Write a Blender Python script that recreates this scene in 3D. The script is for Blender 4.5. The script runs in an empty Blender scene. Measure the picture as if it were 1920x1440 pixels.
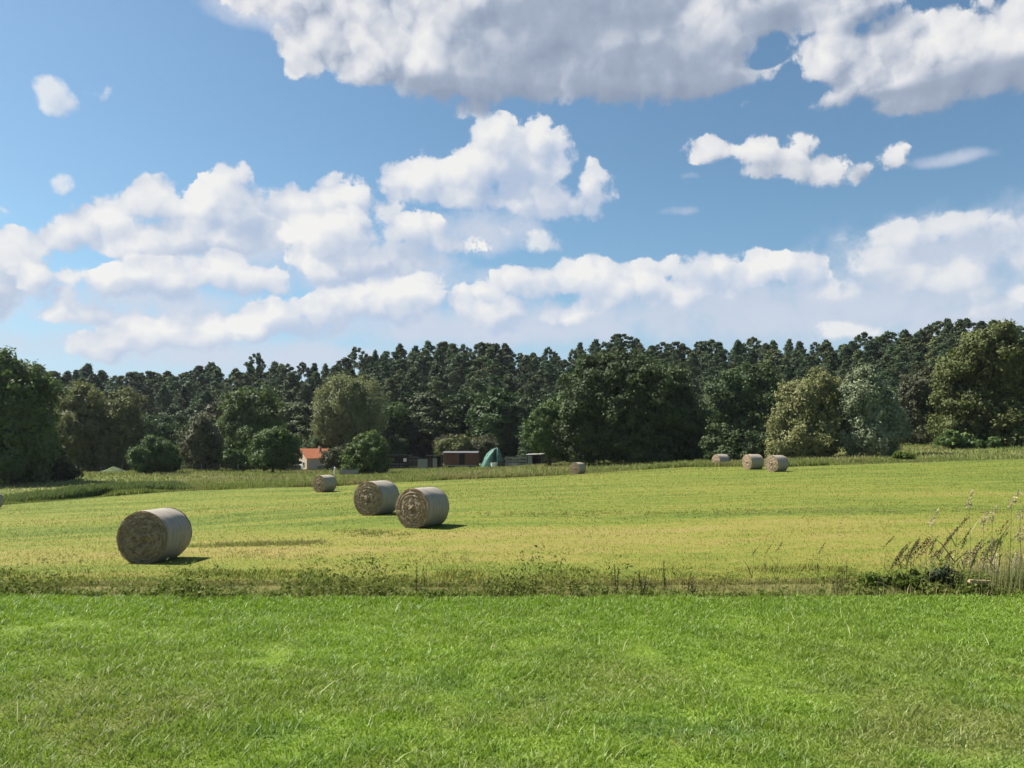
import bpy, math, random
import numpy as np
from mathutils import Vector

scene = bpy.context.scene
C = scene.collection
PI = math.pi
R = math.radians
rng = np.random.default_rng(7)
random.seed(7)

# ------------------------------------------------------------------ camera
W0, H0, FPX = 1920.0, 1440.0, 1500.0
HORIZON = 845.0
CAMZ = 1.7
PITCH = math.atan((HORIZON - H0 / 2) / FPX)
cam_d = bpy.data.cameras.new('camera')
cam = bpy.data.objects.new('camera', cam_d)
C.objects.link(cam)
cam_d.sensor_width = 36.0
cam_d.lens = FPX / W0 * 36.0
cam_d.clip_start = 0.05
cam_d.clip_end = 8000.0
cam.location = (0, 0, CAMZ)
cam.rotation_euler = (PI / 2 + PITCH, 0, 0)
scene.camera = cam
CP, SP = math.cos(PITCH), math.sin(PITCH)


def ray(px, py):
    u = (px - W0 / 2) / FPX
    v = (H0 / 2 - py) / FPX
    return np.array([u, CP - v * SP, SP + v * CP])


def P(px, py, Y):
    """world point seen at photo pixel (px,py) at distance Y along +Y"""
    d = ray(px, py)
    return np.array([0, 0, CAMZ]) + d * (Y / d[1])


def mpp(Y):
    return Y / FPX


# ------------------------------------------------------------------ numpy value noise
_perm = np.random.default_rng(99).random((256, 256))


def vnoise(x, y):
    x = np.asarray(x, float); y = np.asarray(y, float)
    xi = np.floor(x).astype(int); yi = np.floor(y).astype(int)
    fx = x - xi; fy = y - yi
    fx = fx * fx * (3 - 2 * fx); fy = fy * fy * (3 - 2 * fy)
    a = _perm[xi & 255, yi & 255]; b = _perm[(xi + 1) & 255, yi & 255]
    c = _perm[xi & 255, (yi + 1) & 255]; d = _perm[(xi + 1) & 255, (yi + 1) & 255]
    return (a * (1 - fx) + b * fx) * (1 - fy) + (c * (1 - fx) + d * fx) * fy


def fbm(x, y, o=4):
    s = 0; a = 0.5; t = 0
    for i in range(o):
        s = s + a * vnoise(np.asarray(x) * 2 ** i + 17.3 * i, np.asarray(y) * 2 ** i + 5.1 * i)
        t += a; a *= 0.5
    return s / t


def sstep(a, b, x):
    t = np.clip((x - a) / (b - a), 0, 1)
    return t * t * (3 - 2 * t)


# ------------------------------------------------------------------ terrain
ctrl = [(0, 1085, 16.8), (480, 1085, 16.8), (960, 1083, 16.8), (1440, 1080, 16.8), (1920, 1078, 16.8),
        (290, 1055, 19.8), (792, 988, 26), (705, 964, 30.2), (610, 923, 59.5), (1455, 885, 61), (1411, 880, 67),
        (1352, 878, 71), (-5, 955, 58), (0, 1000, 34),
        (0, 948, 62), (330, 922, 64), (610, 912, 66), (860, 899, 76), (1085, 889, 86), (1280, 876, 80),
        (1480, 876, 70), (1700, 868, 72), (1920, 862, 74), (1920, 980, 24), (1920, 900, 46), (1400, 935, 35),
        (-100, 912, 95), (30, 925, 82), (150, 888, 120), (300, 884, 130), (290, 887, 110), (460, 884, 128), (580, 881, 150),
        (650, 876, 155), (690, 890, 112), (925, 878, 135), (865, 877, 135), (750, 880, 138), (1000, 874, 130), (1180, 868, 110),
        (1050, 873, 112), (1390, 855, 140), (1520, 860, 95), (1635, 858, 93), (1730, 834, 128), (1830, 838, 105),
        (1950, 838, 100), (1750, 847, 98),
        (-100, 884, 190), (480, 868, 190), (960, 858, 190), (1440, 838, 190), (2020, 812, 190)]
cw = [P(*c) for c in ctrl]
for px, z in ((-100, -4), (480, -1), (960, 3), (1440, 7), (2020, 12)):
    p = P(px, 845, 262); cw.append(np.array([p[0], 262, z]))
for x, y, z in ((-420, 450, -4), (0, 480, 3), (420, 450, 8), (-120, 60, -5.5), (120, 60, 0), (-60, 18, -2.9), (60, 18, -2.3)):
    cw.append(np.array([x, y, z], float))
cw = np.array(cw)
_S = 60.0


def _tps_fit(pts):
    X = pts[:, :2] / _S; n = len(X)
    d = np.linalg.norm(X[:, None] - X[None], axis=2)
    K = np.where(d > 0, d * d * np.log(d + 1e-12), 0) + np.eye(n) * 2e-3
    Q = np.c_[np.ones(n), X]
    A = np.zeros((n + 3, n + 3)); A[:n, :n] = K; A[:n, n:] = Q; A[n:, :n] = Q.T
    return X, np.linalg.solve(A, np.r_[pts[:, 2], 0, 0, 0])


_X, _Wt = _tps_fit(cw)
MEADOW_END = 9.6
DITCH_END = 16.5


def H(x, y):
    x = np.atleast_1d(np.asarray(x, float)); y = np.atleast_1d(np.asarray(y, float))
    r = np.hypot(x, y)
    yc = np.clip(y, 16.5, 480)
    xc = np.clip(x, -(0.72 * yc + 30), 0.72 * yc + 30)
    out = np.zeros_like(x)
    for i in range(0, len(x), 20000):
        sl = slice(i, i + 20000)
        q = np.c_[xc[sl], yc[sl]] / _S
        d = np.linalg.norm(q[:, None] - _X[None], axis=2)
        K = np.where(d > 0, d * d * np.log(d + 1e-12), 0)
        out[sl] = K @ _Wt[:-3] + _Wt[-3] + q @ _Wt[-2:]
    out += (fbm(x * 0.09, y * 0.09, 3) - 0.5) * 0.22
    out = out * (1 - sstep(420, 900, r)) + 0.5 * sstep(420, 900, r)
    mead = (fbm(x * 0.35 + 40, y * 0.35, 3) - 0.5) * 0.10
    t1 = sstep(MEADOW_END - 0.15, 12.2, y)
    t2 = sstep(12.6, DITCH_END, y)
    ditch = mead * (1 - t1) + (-3.5) * t1
    z = ditch * (1 - t2) + out * t2
    return z


def Hs(x, y):
    return float(H(x, y)[0])


_epx = np.array([-400, 0, 330, 610, 860, 1085, 1280, 1460, 1700, 1920, 2400], float)
_eY = np.array([60, 62, 64, 66, 76, 86, 80, 70, 72, 74, 76], float)


def edgeY(px):
    return np.interp(px, _epx, _eY)


# ------------------------------------------------------------------ mesh helpers
def np_mesh(name, V, F, mat, attr=None, smooth=False):
    V = np.asarray(V, np.float32); F = np.asarray(F, np.int32)
    me = bpy.data.meshes.new(name)
    me.vertices.add(len(V)); me.vertices.foreach_set('co', V.ravel())
    k = F.shape[1]
    me.loops.add(F.size); me.loops.foreach_set('vertex_index', F.ravel())
    me.polygons.add(len(F)); me.polygons.foreach_set('loop_start', np.arange(len(F), dtype=np.int32) * k)
    if smooth:
        me.polygons.foreach_set('use_smooth', np.ones(len(F), bool))
    me.update(calc_edges=True)
    me.validate()
    if attr is not None:
        a = me.attributes.new('rnd', 'FLOAT', 'POINT')
        a.data.foreach_set('value', np.asarray(attr, np.float32))
    me.materials.append(mat)
    return me


def link(name, me, parent=None, loc=None):
    o = bpy.data.objects.new(name, me)
    C.objects.link(o)
    if parent is not None:
        o.parent = parent
    if loc is not None:
        o.location = loc
    return o


def tag(o, label, cat, group=None, kind=None):
    o['label'] = label; o['category'] = cat
    if group: o['group'] = group
    if kind: o['kind'] = kind
    return o


def empty(name, loc, rz=0.0):
    o = bpy.data.objects.new(name, None)
    C.objects.link(o)
    o.location = loc; o.rotation_euler = (0, 0, rz)
    o.empty_display_size = 0.3
    return o


def copy_tree(o, parent=None):
    c = o.copy(); C.objects.link(c)
    if parent is not None:
        c.parent = parent
    for ch in list(o.children):
        copy_tree(ch, c)
    return c


class MB:
    def __init__(self):
        self.v = []; self.f = []

    def add(self, V, F):
        n = len(self.v)
        self.v += [tuple(map(float, p)) for p in V]
        self.f += [tuple(int(i) + n for i in f) for f in F]
        return self

    def box(self, cx, cy, cz, sx, sy, sz, rz=0.0, tilt=0.0):
        V = []
        for dz in (-.5, .5):
            for dx, dy in ((-.5, -.5), (.5, -.5), (.5, .5), (-.5, .5)):
                x, y, z = dx * sx, dy * sy, dz * sz
                x, z = x * math.cos(tilt) + z * math.sin(tilt), -x * math.sin(tilt) + z * math.cos(tilt)
                x, y = x * math.cos(rz) - y * math.sin(rz), x * math.sin(rz) + y * math.cos(rz)
                V.append((cx + x, cy + y, cz + z))
        return self.add(V, [(3, 2, 1, 0), (4, 5, 6, 7), (0, 1, 5, 4), (1, 2, 6, 5), (2, 3, 7, 6), (3, 0, 4, 7)])

    def tube(self, path, rad, n=7, cap=True):
        path = np.asarray(path, float)
        V = []; F = []
        for i, p in enumerate(path):
            d = path[min(i + 1, len(path) - 1)] - path[max(i - 1, 0)]
            d = d / (np.linalg.norm(d) + 1e-9)
            a = np.cross(d, (0.31, 0.95, 0.05)) if abs(d[2]) > .5 else np.cross(d, (0, 0, 1))
            a /= np.linalg.norm(a) + 1e-9
            b = np.cross(d, a)
            for k in range(n):
                t = 2 * PI * k / n
                V.append(p + rad[i] * (math.cos(t) * a + math.sin(t) * b))
        for i in range(len(path) - 1):
            for k in range(n):
                F.append((i * n + k, i * n + (k + 1) % n, (i + 1) * n + (k + 1) % n, (i + 1) * n + k))
        if cap:
            F.append(tuple(range(n - 1, -1, -1)))
            F.append(tuple((len(path) - 1) * n + k for k in range(n)))
        return self.add(V, F)

    def slab(self, pts, th):
        """thick sheet from a planar quad"""
        pts = [np.array(p, float) for p in pts]
        nrm = np.cross(pts[1] - pts[0], pts[2] - pts[0]); nrm /= np.linalg.norm(nrm)
        n = len(pts)
        V = pts + [p - nrm * th for p in pts]
        F = [tuple(range(n)), tuple(range(2 * n - 1, n - 1, -1))]
        for i in range(n):
            j = (i + 1) % n
            F.append((i, i + n, j + n, j))
        return self.add(V, F)

    def mesh(self, name, mat, smooth=False):
        me = bpy.data.meshes.new(name)
        me.from_pydata(self.v, [], self.f)
        if smooth:
            me.polygons.foreach_set('use_smooth', [True] * len(self.f))
        me.update()
        me.materials.append(mat)
        return me

    def build(self, name, mat, parent=None, smooth=False):
        return link(name, self.mesh(name, mat, smooth), parent)


# ------------------------------------------------------------------ materials
def new_mat(name):
    m = bpy.data.materials.new(name); m.use_nodes = True
    nt = m.node_tree; nt.nodes.clear()
    out = nt.nodes.new('ShaderNodeOutputMaterial')
    return m, nt, out


def N(nt, t, **kw):
    n = nt.nodes.new('ShaderNode' + t)
    for k, v in kw.items():
        setattr(n, k, v)
    return n


def mixc(nt, fac, a, b, mode='MIX'):
    n = N(nt, 'Mix', data_type='RGBA', blend_type=mode)
    for i, s in ((0, fac), (6, a), (7, b)):
        if isinstance(s, bpy.types.NodeSocket):
            nt.links.new(s, n.inputs[i])
        elif i == 0:
            n.inputs[0].default_value = s
        else:
            n.inputs[i].default_value = tuple(s) + (1,) if len(s) == 3 else s
    return n.outputs[2]


def mth(nt, op, a, b=None, c=None, clamp=False):
    n = N(nt, 'Math', operation=op, use_clamp=clamp)
    for i, s in enumerate((a, b, c)):
        if s is None: continue
        if isinstance(s, bpy.types.NodeSocket): nt.links.new(s, n.inputs[i])
        else: n.inputs[i].default_value = s
    return n.outputs[0]


def rampf(nt, x, lo, hi, smooth=True):
    n = N(nt, 'MapRange', interpolation_type='SMOOTHSTEP' if smooth else 'LINEAR')
    nt.links.new(x, n.inputs[0])
    n.inputs[1].default_value = lo; n.inputs[2].default_value = hi
    return n.outputs[0]


def noise(nt, vec, scale, detail=4, rough=.55, dim='3D'):
    n = N(nt, 'TexNoise', noise_dimensions=dim)
    if vec is not None: nt.links.new(vec, n.inputs['Vector'])
    n.inputs['Scale'].default_value = scale; n.inputs['Detail'].default_value = detail
    n.inputs['Roughness'].default_value = rough
    return n.outputs['Fac']


def scaled(nt, vec, s):
    n = N(nt, 'VectorMath', operation='MULTIPLY')
    nt.links.new(vec, n.inputs[0]); n.inputs[1].default_value = s
    return n.outputs[0]


def princ(nt, out, col, rough=.8, spec=.3, bump=None, bstr=.3, bdist=.05):
    b = N(nt, 'BsdfPrincipled')
    if isinstance(col, bpy.types.NodeSocket): nt.links.new(col, b.inputs['Base Color'])
    else: b.inputs['Base Color'].default_value = tuple(col) + (1,)
    b.inputs['Roughness'].default_value = rough
    b.inputs['Specular IOR Level'].default_value = spec
    if bump is not None:
        bn = N(nt, 'Bump'); bn.inputs['Strength'].default_value = bstr; bn.inputs['Distance'].default_value = bdist
        nt.links.new(bump, bn.inputs['Height']); nt.links.new(bn.outputs[0], b.inputs['Normal'])
    nt.links.new(b.outputs[0], out.inputs[0])
    return b


def leaf_mat(name, c1, c2, c3=None, transl=.3, rough=.65, spec=.25, nscale=.25, objvar=.35):
    """foliage: c1..c2 by the leaf's own random value, drifting to c3 over large patches"""
    m, nt, out = new_mat(name)
    at = N(nt, 'Attribute', attribute_name='rnd')
    col = mixc(nt, at.outputs['Fac'], c1, c2)
    tc = N(nt, 'TexCoord')
    if c3 is not None:
        f = rampf(nt, noise(nt, tc.outputs['Object'], nscale, 3), .42, .66)
        col = mixc(nt, mth(nt, 'MULTIPLY', f, .8), col, c3)
    oi = N(nt, 'ObjectInfo')
    hv = N(nt, 'HueSaturation')
    nt.links.new(col, hv.inputs['Color'])
    v = N(nt, 'MapRange'); nt.links.new(oi.outputs['Random'], v.inputs[0])
    v.inputs[3].default_value = 1 - objvar; v.inputs[4].default_value = 1 + objvar
    nt.links.new(v.outputs[0], hv.inputs['Value'])
    h = N(nt, 'MapRange'); nt.links.new(mth(nt, 'FRACT', mth(nt, 'MULTIPLY', oi.outputs['Random'], 7.31)), h.inputs[0])
    h.inputs[3].default_value = .5 - .03 * objvar / .35; h.inputs[4].default_value = .5 + .02 * objvar / .35
    nt.links.new(h.outputs[0], hv.inputs['Hue'])
    col = hv.outputs[0]
    b = N(nt, 'BsdfPrincipled'); nt.links.new(col, b.inputs['Base Color'])
    b.inputs['Roughness'].default_value = rough; b.inputs['Specular IOR Level'].default_value = spec
    t = N(nt, 'BsdfTranslucent'); nt.links.new(mixc(nt, .35, col, (.16, .2, .03)) if transl > .32 else col, t.inputs[0])
    ms = N(nt, 'MixShader'); ms.inputs[0].default_value = transl
    nt.links.new(b.outputs[0], ms.inputs[1]); nt.links.new(t.outputs[0], ms.inputs[2])
    nt.links.new(ms.outputs[0], out.inputs[0])
    return m


def plain_mat(name, col, rough=.8, var=.25, scale=6, spec=.3, stretch=(1, 1, 1), c2=None):
    m, nt, out = new_mat(name)
    tc = N(nt, 'TexCoord')
    n = noise(nt, scaled(nt, tc.outputs['Object'], stretch), scale, 5, .6)
    d = c2 if c2 is not None else tuple(c * (1 - var) for c in col)
    c = mixc(nt, rampf(nt, n, .35, .65), d, col)
    princ(nt, out, c, rough, spec, n, .25, .03)
    return m


bark = plain_mat('bark', (.09, .07, .055), .95, .5, 3, stretch=(2, 2, .4))
pine_bark = plain_mat('pine_bark', (.14, .085, .055), .95, .45, 3, stretch=(2, 2, .4))
wood_dark = plain_mat('dark_timber', (.05, .042, .038), .85, .4, 4, stretch=(8, 8, .6))
wood_red = plain_mat('red_brown_timber', (.16, .065, .045), .8, .35, 4, stretch=(8, 8, .6))
wood_tan = plain_mat('tan_timber', (.36, .24, .18), .8, .25, 4, stretch=(8, 8, .6))
wood_grey = plain_mat('weathered_grey_timber', (.28, .27, .25), .85, .35, 4, stretch=(8, 8, .6))
metal_grey = plain_mat('grey_sheet_metal', (.10, .10, .105), .75, .2, 3)
white_paint = plain_mat('white_paint', (.72, .72, .68), .6, .12, 3)
plaster = plain_mat('cream_plaster', (.62, .48, .37), .9, .15, 2)
plinth_m = plain_mat('whitewashed_plaster', (.62, .6, .55), .9, .15, 2)
tile_orange = plain_mat('orange_roof_tiles', (.58, .20, .09), .85, .3, 5)
glass_dark = plain_mat('dark_window_glass', (.03, .035, .04), .15, .2, 2, spec=.5)
rubber = plain_mat('black_rubber', (.025, .025, .025), .8, .3, 6)
stone = plain_mat('grey_stone', (.16, .16, .16), .9, .4, 3)
tarp_m = plain_mat('green_tarpaulin', (.09, .22, .165), .6, .5, 1.4, spec=.25)
shade_m = plain_mat('painted_interior_shade', (.02, .02, .02), .9, .3, 3)

# ground materials -------------------------------------------------
GRASS_A = (.215, .31, .03); GRASS_B = (.155, .235, .022); GRASS_DRY = (.19, .17, .06)


def meadow_color(nt):
    g = N(nt, 'NewGeometry')
    pos = g.outputs['Position']
    big = noise(nt, pos, .45, 4, .6)
    med = noise(nt, pos, 1.9, 4, .6)
    col = mixc(nt, rampf(nt, med, .35, .68), GRASS_B, GRASS_A)
    sep = N(nt, 'SeparateXYZ'); nt.links.new(pos, sep.inputs[0])
    near = rampf(nt, sep.outputs[1], 8.2, 4.6)        # the worn strip close by is patchier
    big2 = noise(nt, scaled(nt, pos, (1, 1.4, 1)), .8, 3, .6)
    col = mixc(nt, mth(nt, 'MULTIPLY', rampf(nt, big2, .5, .68), mth(nt, 'MULTIPLY_ADD', near, .7, .1)), col, (.065, .135, .035))
    dry = mth(nt, 'MULTIPLY', rampf(nt, big, .42, .62), mth(nt, 'MULTIPLY_ADD', near, .85, .12))
    col = mixc(nt, dry, col, GRASS_DRY)
    return col, pos


def mat_meadow(name, blade):
    m, nt, out = new_mat(name)
    col, pos = meadow_color(nt)
    if blade:
        at = N(nt, 'Attribute', attribute_name='rnd')
        f = at.outputs['Fac']
        col = mixc(nt, rampf(nt, f, .0, .9, False), mixc(nt, .5, col, (.04, .075, .01)), mixc(nt, .4, col, (.25, .38, .06)))
        straw = rampf(nt, f, .975, .985)
        col = mixc(nt, straw, col, (.42, .40, .20))
        b = N(nt, 'BsdfPrincipled'); nt.links.new(col, b.inputs['Base Color'])
        b.inputs['Roughness'].default_value = .5; b.inputs['Specular IOR Level'].default_value = .3
        t = N(nt, 'BsdfTranslucent'); nt.links.new(mixc(nt, .5, col, (.26, .42, .02)), t.inputs[0])
        ms = N(nt, 'MixShader'); ms.inputs[0].default_value = .35
        nt.links.new(b.outputs[0], ms.inputs[1]); nt.links.new(t.outputs[0], ms.inputs[2])
        nt.links.new(ms.outputs[0], out.inputs[0])
    else:
        n = noise(nt, pos, 30, 4)
        col = mixc(nt, .5, col, (.05, .075, .015))
        princ(nt, out, col, .95, .1, n, .6, .05)
    return m


FIELD_G = (.110, .138, .021); FIELD_Y = (.157, .156, .031); FIELD_T = (.210, .168, .056); FIELD_D = (.068, .10, .017)


def field_color(nt):
    g = N(nt, 'NewGeometry'); pos = g.outputs['Position']
    sep = N(nt, 'SeparateXYZ'); nt.links.new(pos, sep.inputs[0])
    str1 = noise(nt, scaled(nt, pos, (.05, .32, .3)), 1.0, 5, .6)       # long mown swaths
    str2 = noise(nt, scaled(nt, pos, (.22, .9, .3)), 1.0, 5, .65)
    fine = noise(nt, scaled(nt, pos, (2.2, 3.5, 2)), 1.0, 4, .65)
    # the mown stubble is driest close to the ditch, greener further out
    dryness = N(nt, 'Mapping')
    yy = sep.outputs[1]
    base = N(nt, 'ValToRGB'); cr = base.color_ramp
    mr = N(nt, 'MapRange'); nt.links.new(mth(nt, 'MULTIPLY_ADD', sep.outputs[0], .06, yy), mr.inputs[0]); mr.inputs[1].default_value = 16; mr.inputs[2].default_value = 86
    nt.links.new(mr.outputs[0], base.inputs[0])
    cr.elements[0].position = 0; cr.elements[0].color = (.62, .62, .62, 1)
    cr.elements[1].position = 1; cr.elements[1].color = (.45, .45, .45, 1)
    for p, v in ((.06, .60), (.13, .58), (.175, .34), (.22, .40), (.3, .48), (.45, .40), (.7, .38)):
        e = cr.elements.new(p); e.color = (v, v, v, 1)
    d = mth(nt, 'ADD', base.outputs[0], mth(nt, 'MULTIPLY', mth(nt, 'SUBTRACT', str1, .5), 1.0))
    d = mth(nt, 'ADD', d, mth(nt, 'MULTIPLY', mth(nt, 'SUBTRACT', str2, .5), 1.05))
    d = mth(nt, 'ADD', d, mth(nt, 'MULTIPLY', mth(nt, 'SUBTRACT', fine, .5), .8))
    r = N(nt, 'ValToRGB'); nt.links.new(d, r.inputs[0])
    e = r.color_ramp.elements
    e[0].position = .12; e[0].color = FIELD_D + (1,)
    e[1].position = .92; e[1].color = FIELD_T + (1,)
    a = e.new(.36); a.color = FIELD_G + (1,)
    a = e.new(.60); a.color = FIELD_Y + (1,)
    return r.outputs[0], pos, fine


def mat_field(name, blade):
    m, nt, out = new_mat(name)
    col, pos, fine = field_color(nt)
    if blade:
        at = N(nt, 'Attribute', attribute_name='rnd')
        col = mixc(nt, at.outputs['Fac'], mixc(nt, .2, col, (.06, .08, .01)), mixc(nt, .25, col, (.28, .26, .07)))
        b = N(nt, 'BsdfPrincipled'); nt.links.new(col, b.inputs['Base Color']); b.inputs['Roughness'].default_value = .7
        b.inputs['Specular IOR Level'].default_value = .2
        t = N(nt, 'BsdfTranslucent'); nt.links.new(col, t.inputs[0])
        ms = N(nt, 'MixShader'); ms.inputs[0].default_value = .3
        nt.links.new(b.outputs[0], ms.inputs[1]); nt.links.new(t.outputs[0], ms.inputs[2])
        nt.links.new(ms.outputs[0], out.inputs[0])
    else:
        princ(nt, out, col, .95, .1, fine, .5, .08)
    return m


def mat_rough(name):
    m, nt, out = new_mat(name)
    g = N(nt, 'NewGeometry'); pos = g.outputs['Position']
    n1 = noise(nt, scaled(nt, pos, (.08, .2, .1)), 1, 5, .6)
    n2 = noise(nt, pos, .9, 5, .6)
    col = mixc(nt, rampf(nt, n1, .38, .62), (.10, .13, .035), (.17, .155, .06))
    col = mixc(nt, rampf(nt, n2, .4, .7), col, (.06, .085, .022))
    princ(nt, out, col, .95, .1, n2, .5, .3)
    return m


M_meadow = mat_meadow('meadow_soil', False); M_blade = mat_meadow('meadow_grass', True)
M_field = mat_field('hay_field_turf', False); M_stub = mat_field('stubble', True)
M_rough = mat_rough('rough_ground')
M_bank = plain_mat('ditch_earth', (.16, .145, .042), .95, .5, 2)
wood_floor = plain_mat('forest_floor', (.05, .045, .025), .95, .4, .5)

# ------------------------------------------------------------------ ground sheets (polar, sharing their seams)
ang = np.concatenate([np.arange(-44, 44.01, .4), np.arange(48, 312, 6.0)])
A = np.radians(ang); nA = len(A)
ca = np.cos(A); sa = np.sin(A)
cc = np.maximum(ca, .3)
rm = np.minimum(MEADOW_END / cc, 22); rd = np.minimum(DITCH_END / cc, 38)
pxa = 960 + np.tan(np.clip(A, -1.2, 1.2) if False else np.where(np.abs((A + PI) % (2 * PI) - PI) < 1.1, A, 1.1)) * FPX
re = np.where(ca > .4, edgeY(np.clip(pxa, -400, 2400)) / cc, 120)


def sheet(name, r0, r1, n, geo, mat, label):
    rr = []
    for k in range(n + 1):
        t = k / n
        rr.append(r0 * (r1 / r0) ** t if geo else r0 + (r1 - r0) * t)
    rr = np.array(rr)
    x = rr * sa[None]; y = rr * ca[None]
    z = H(x.ravel(), y.ravel())
    V = np.c_[x.ravel(), y.ravel(), z]
    i = np.arange(n)[:, None] * nA; a = np.arange(nA)[None]; b = (np.arange(nA)[None] + 1) % nA
    F = np.stack([i + b, i + nA + b, i + nA + a, i + a], -1).reshape(-1, 4)
    me = np_mesh(name, V, F[:, ::-1], mat, smooth=True)
    o = link(name, me)
    tag(o, label, 'ground', kind='structure')
    return o


sheet('meadow', np.full(nA, .05), rm, 40, True, M_meadow, 'bright green short grass meadow in front of the ditch')
sheet('ditch', rm, rd, 16, False, M_bank, 'overgrown ditch between meadow and hay field')
sheet('hay_field', rd, re, 80, True, M_field, 'mown yellow green hay field with round bales')
sheet('pasture', re, np.full(nA, 230.), 40, True, M_rough, 'rough pasture between the hay field and the forest')
sheet('ground', np.full(nA, 230.), np.full(nA, 900.), 40, True, wood_floor, 'dark ground under and beyond the forest')


# ------------------------------------------------------------------ vegetation generators
def unit(a):
    return a / (np.linalg.norm(a, axis=-1, keepdims=True) + 1e-9)


def diamonds(p, n, L, Wd, r, droop=None):
    t = unit(np.cross(n, unit(r.normal(size=p.shape)))) if droop is None else unit(np.cross(n, np.cross(droop, n) + 1e-6))
    b = np.cross(n, t)
    L = np.asarray(L)[:, None]; Wd = np.asarray(Wd)[:, None]
    V = np.stack([p - t * L, p - b * Wd, p + t * L, p + b * Wd], 1).reshape(-1, 3)
    F = np.arange(len(V)).reshape(-1, 4)
    return V, F


def crown(r, ells, n_cl, lpc, leaf, cl_r, flat=.8, aspect=.6, inner=.25, up=.25, jit=.75, hang=0):
    """leaf clumps over a set of ellipsoids (cx,cy,cz,rx,ry,rz); returns V,F,rnd"""
    E = np.array(ells, float)
    area = (E[:, 3] * E[:, 5]) ** .9
    cen = []
    tries = 0
    while len(cen) < n_cl and tries < n_cl * 30:
        tries += 1
        k = r.choice(len(E), p=area / area.sum())
        d = r.normal(size=3); d /= np.linalg.norm(d)
        c = E[k, :3] + d * E[k, 3:] * r.uniform(.62, .98)
        q = np.linalg.norm((c - E[:, :3]) / E[:, 3:], axis=1); q[k] = 1
        if q.min() < .62:
            continue
        cen.append(np.r_[c, d])
    cen = np.array(cen)
    n = len(cen)
    cr = cl_r * r.uniform(.35, 1.3, n)
    # sprays: each clump is itself a few twigs' worth of leaves, dense in the middle and ragged outside
    k3 = 5
    sub = np.repeat(cen[:, :3], k3, 0) + unit(r.normal(size=(n * k3, 3)) + np.repeat(cen[:, 3:], k3, 0) * .5 + np.array([0, 0, up])) * (np.repeat(cr, k3) * r.uniform(.3, 1.05, n * k3))[:, None]
    scr = np.repeat(cr, k3) * r.uniform(.2, .48, n * k3)
    cnt = np.maximum(5, (lpc / k3 * (np.repeat(cr, k3) / cl_r) ** 1.7 * r.uniform(.5, 1.5, n * k3)).astype(int))
    si = np.repeat(np.arange(n * k3), cnt)
    idx = si // k3
    g3 = r.normal(size=(len(si), 3))
    v = unit(g3 + cen[idx, 3:] * .35 + np.array([0, 0, up]))
    p = sub[si] + (g3 * .62 + v * .35) * scr[si][:, None] * np.array([1, 1, flat])
    if hang:
        p[:, 2] -= np.abs(r.normal(size=len(idx))) * hang * cr[idx]
    nr = unit(v * .6 + cen[idx, 3:] * .5 + np.array([-.12, 0, .15]) + r.normal(size=v.shape) * jit * .75)
    ls = leaf * r.uniform(.55, 1.3, len(idx))
    V, F = diamonds(p, nr, ls, ls * aspect, r)
    clr = r.random(n)
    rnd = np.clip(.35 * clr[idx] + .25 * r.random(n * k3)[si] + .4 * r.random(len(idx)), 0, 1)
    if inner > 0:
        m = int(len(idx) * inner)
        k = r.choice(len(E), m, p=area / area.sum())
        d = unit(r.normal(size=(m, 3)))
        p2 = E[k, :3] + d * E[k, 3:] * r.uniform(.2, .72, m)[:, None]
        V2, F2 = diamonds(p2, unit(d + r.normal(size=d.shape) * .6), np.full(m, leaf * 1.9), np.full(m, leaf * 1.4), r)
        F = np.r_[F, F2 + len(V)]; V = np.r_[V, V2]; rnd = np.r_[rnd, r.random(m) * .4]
    return V, F, np.repeat(rnd, 4)


def blades(base, h, w, lean, r, bend=.4, two=True):
    """flat grass blades; base (n,3), h, w (n,), lean (n,2) horizontal offset of the tip"""
    n = len(base)
    a = r.uniform(0, 2 * PI, n)
    sx = np.stack([np.cos(a), np.sin(a), np.zeros(n)], 1) * (w / 2)[:, None]
    L3 = np.c_[lean, np.zeros(n)]
    tip = base + L3 + np.c_[np.zeros((n, 2)), h]
    if two:
        mid = base + L3 * bend + np.c_[np.zeros((n, 2)), h * .6]
        V = np.stack([base - sx, base + sx, mid + sx * .85, mid - sx * .85, tip + sx * .12, tip - sx * .12], 1).reshape(-1, 3)
        i = np.arange(n)[:, None] * 6
        F = np.concatenate([i + np.array([[0, 1, 2, 3]]), i + np.array([[3, 2, 4, 5]])], 1).reshape(-1, 4)
        return V, F, 6
    V = np.stack([base - sx, base + sx, tip + sx * .2, tip - sx * .2], 1).reshape(-1, 3)
    return V, np.arange(4 * n).reshape(-1, 4), 4


def trunk_mesh(name, h, r0, limbs, mat, r, lean=0.0, top=.85):
    mb = MB()
    k = 7
    path = [(lean * (i / k) ** 2 + (r.normal() * .03 * h * .1 if 0 < i else 0), r.normal() * .003 * h if i else 0, h * top * i / k - (.3 if i == 0 else 0)) for i in range(k + 1)]
    mb.tube(path, [r0 * (1.25 if i == 0 else 1) * (1 - .8 * i / k) for i in range(k + 1)], 8)
    for (zf, az, ln, el) in limbs:
        i = zf * k; j = int(i); p0 = np.array(path[min(j, k)])
        d = np.array([math.cos(az) * math.cos(el), math.sin(az) * math.cos(el), math.sin(el)])
        pts = [p0 + d * ln * t + np.array([0, 0, .12 * ln * t * t]) for t in (0, .35, .7, 1)]
        rb = r0 * (1 - .8 * zf) * .55
        mb.tube(pts, [rb, rb * .75, rb * .5, rb * .2], 6)
    return mb.mesh(name, mat, True)


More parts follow.
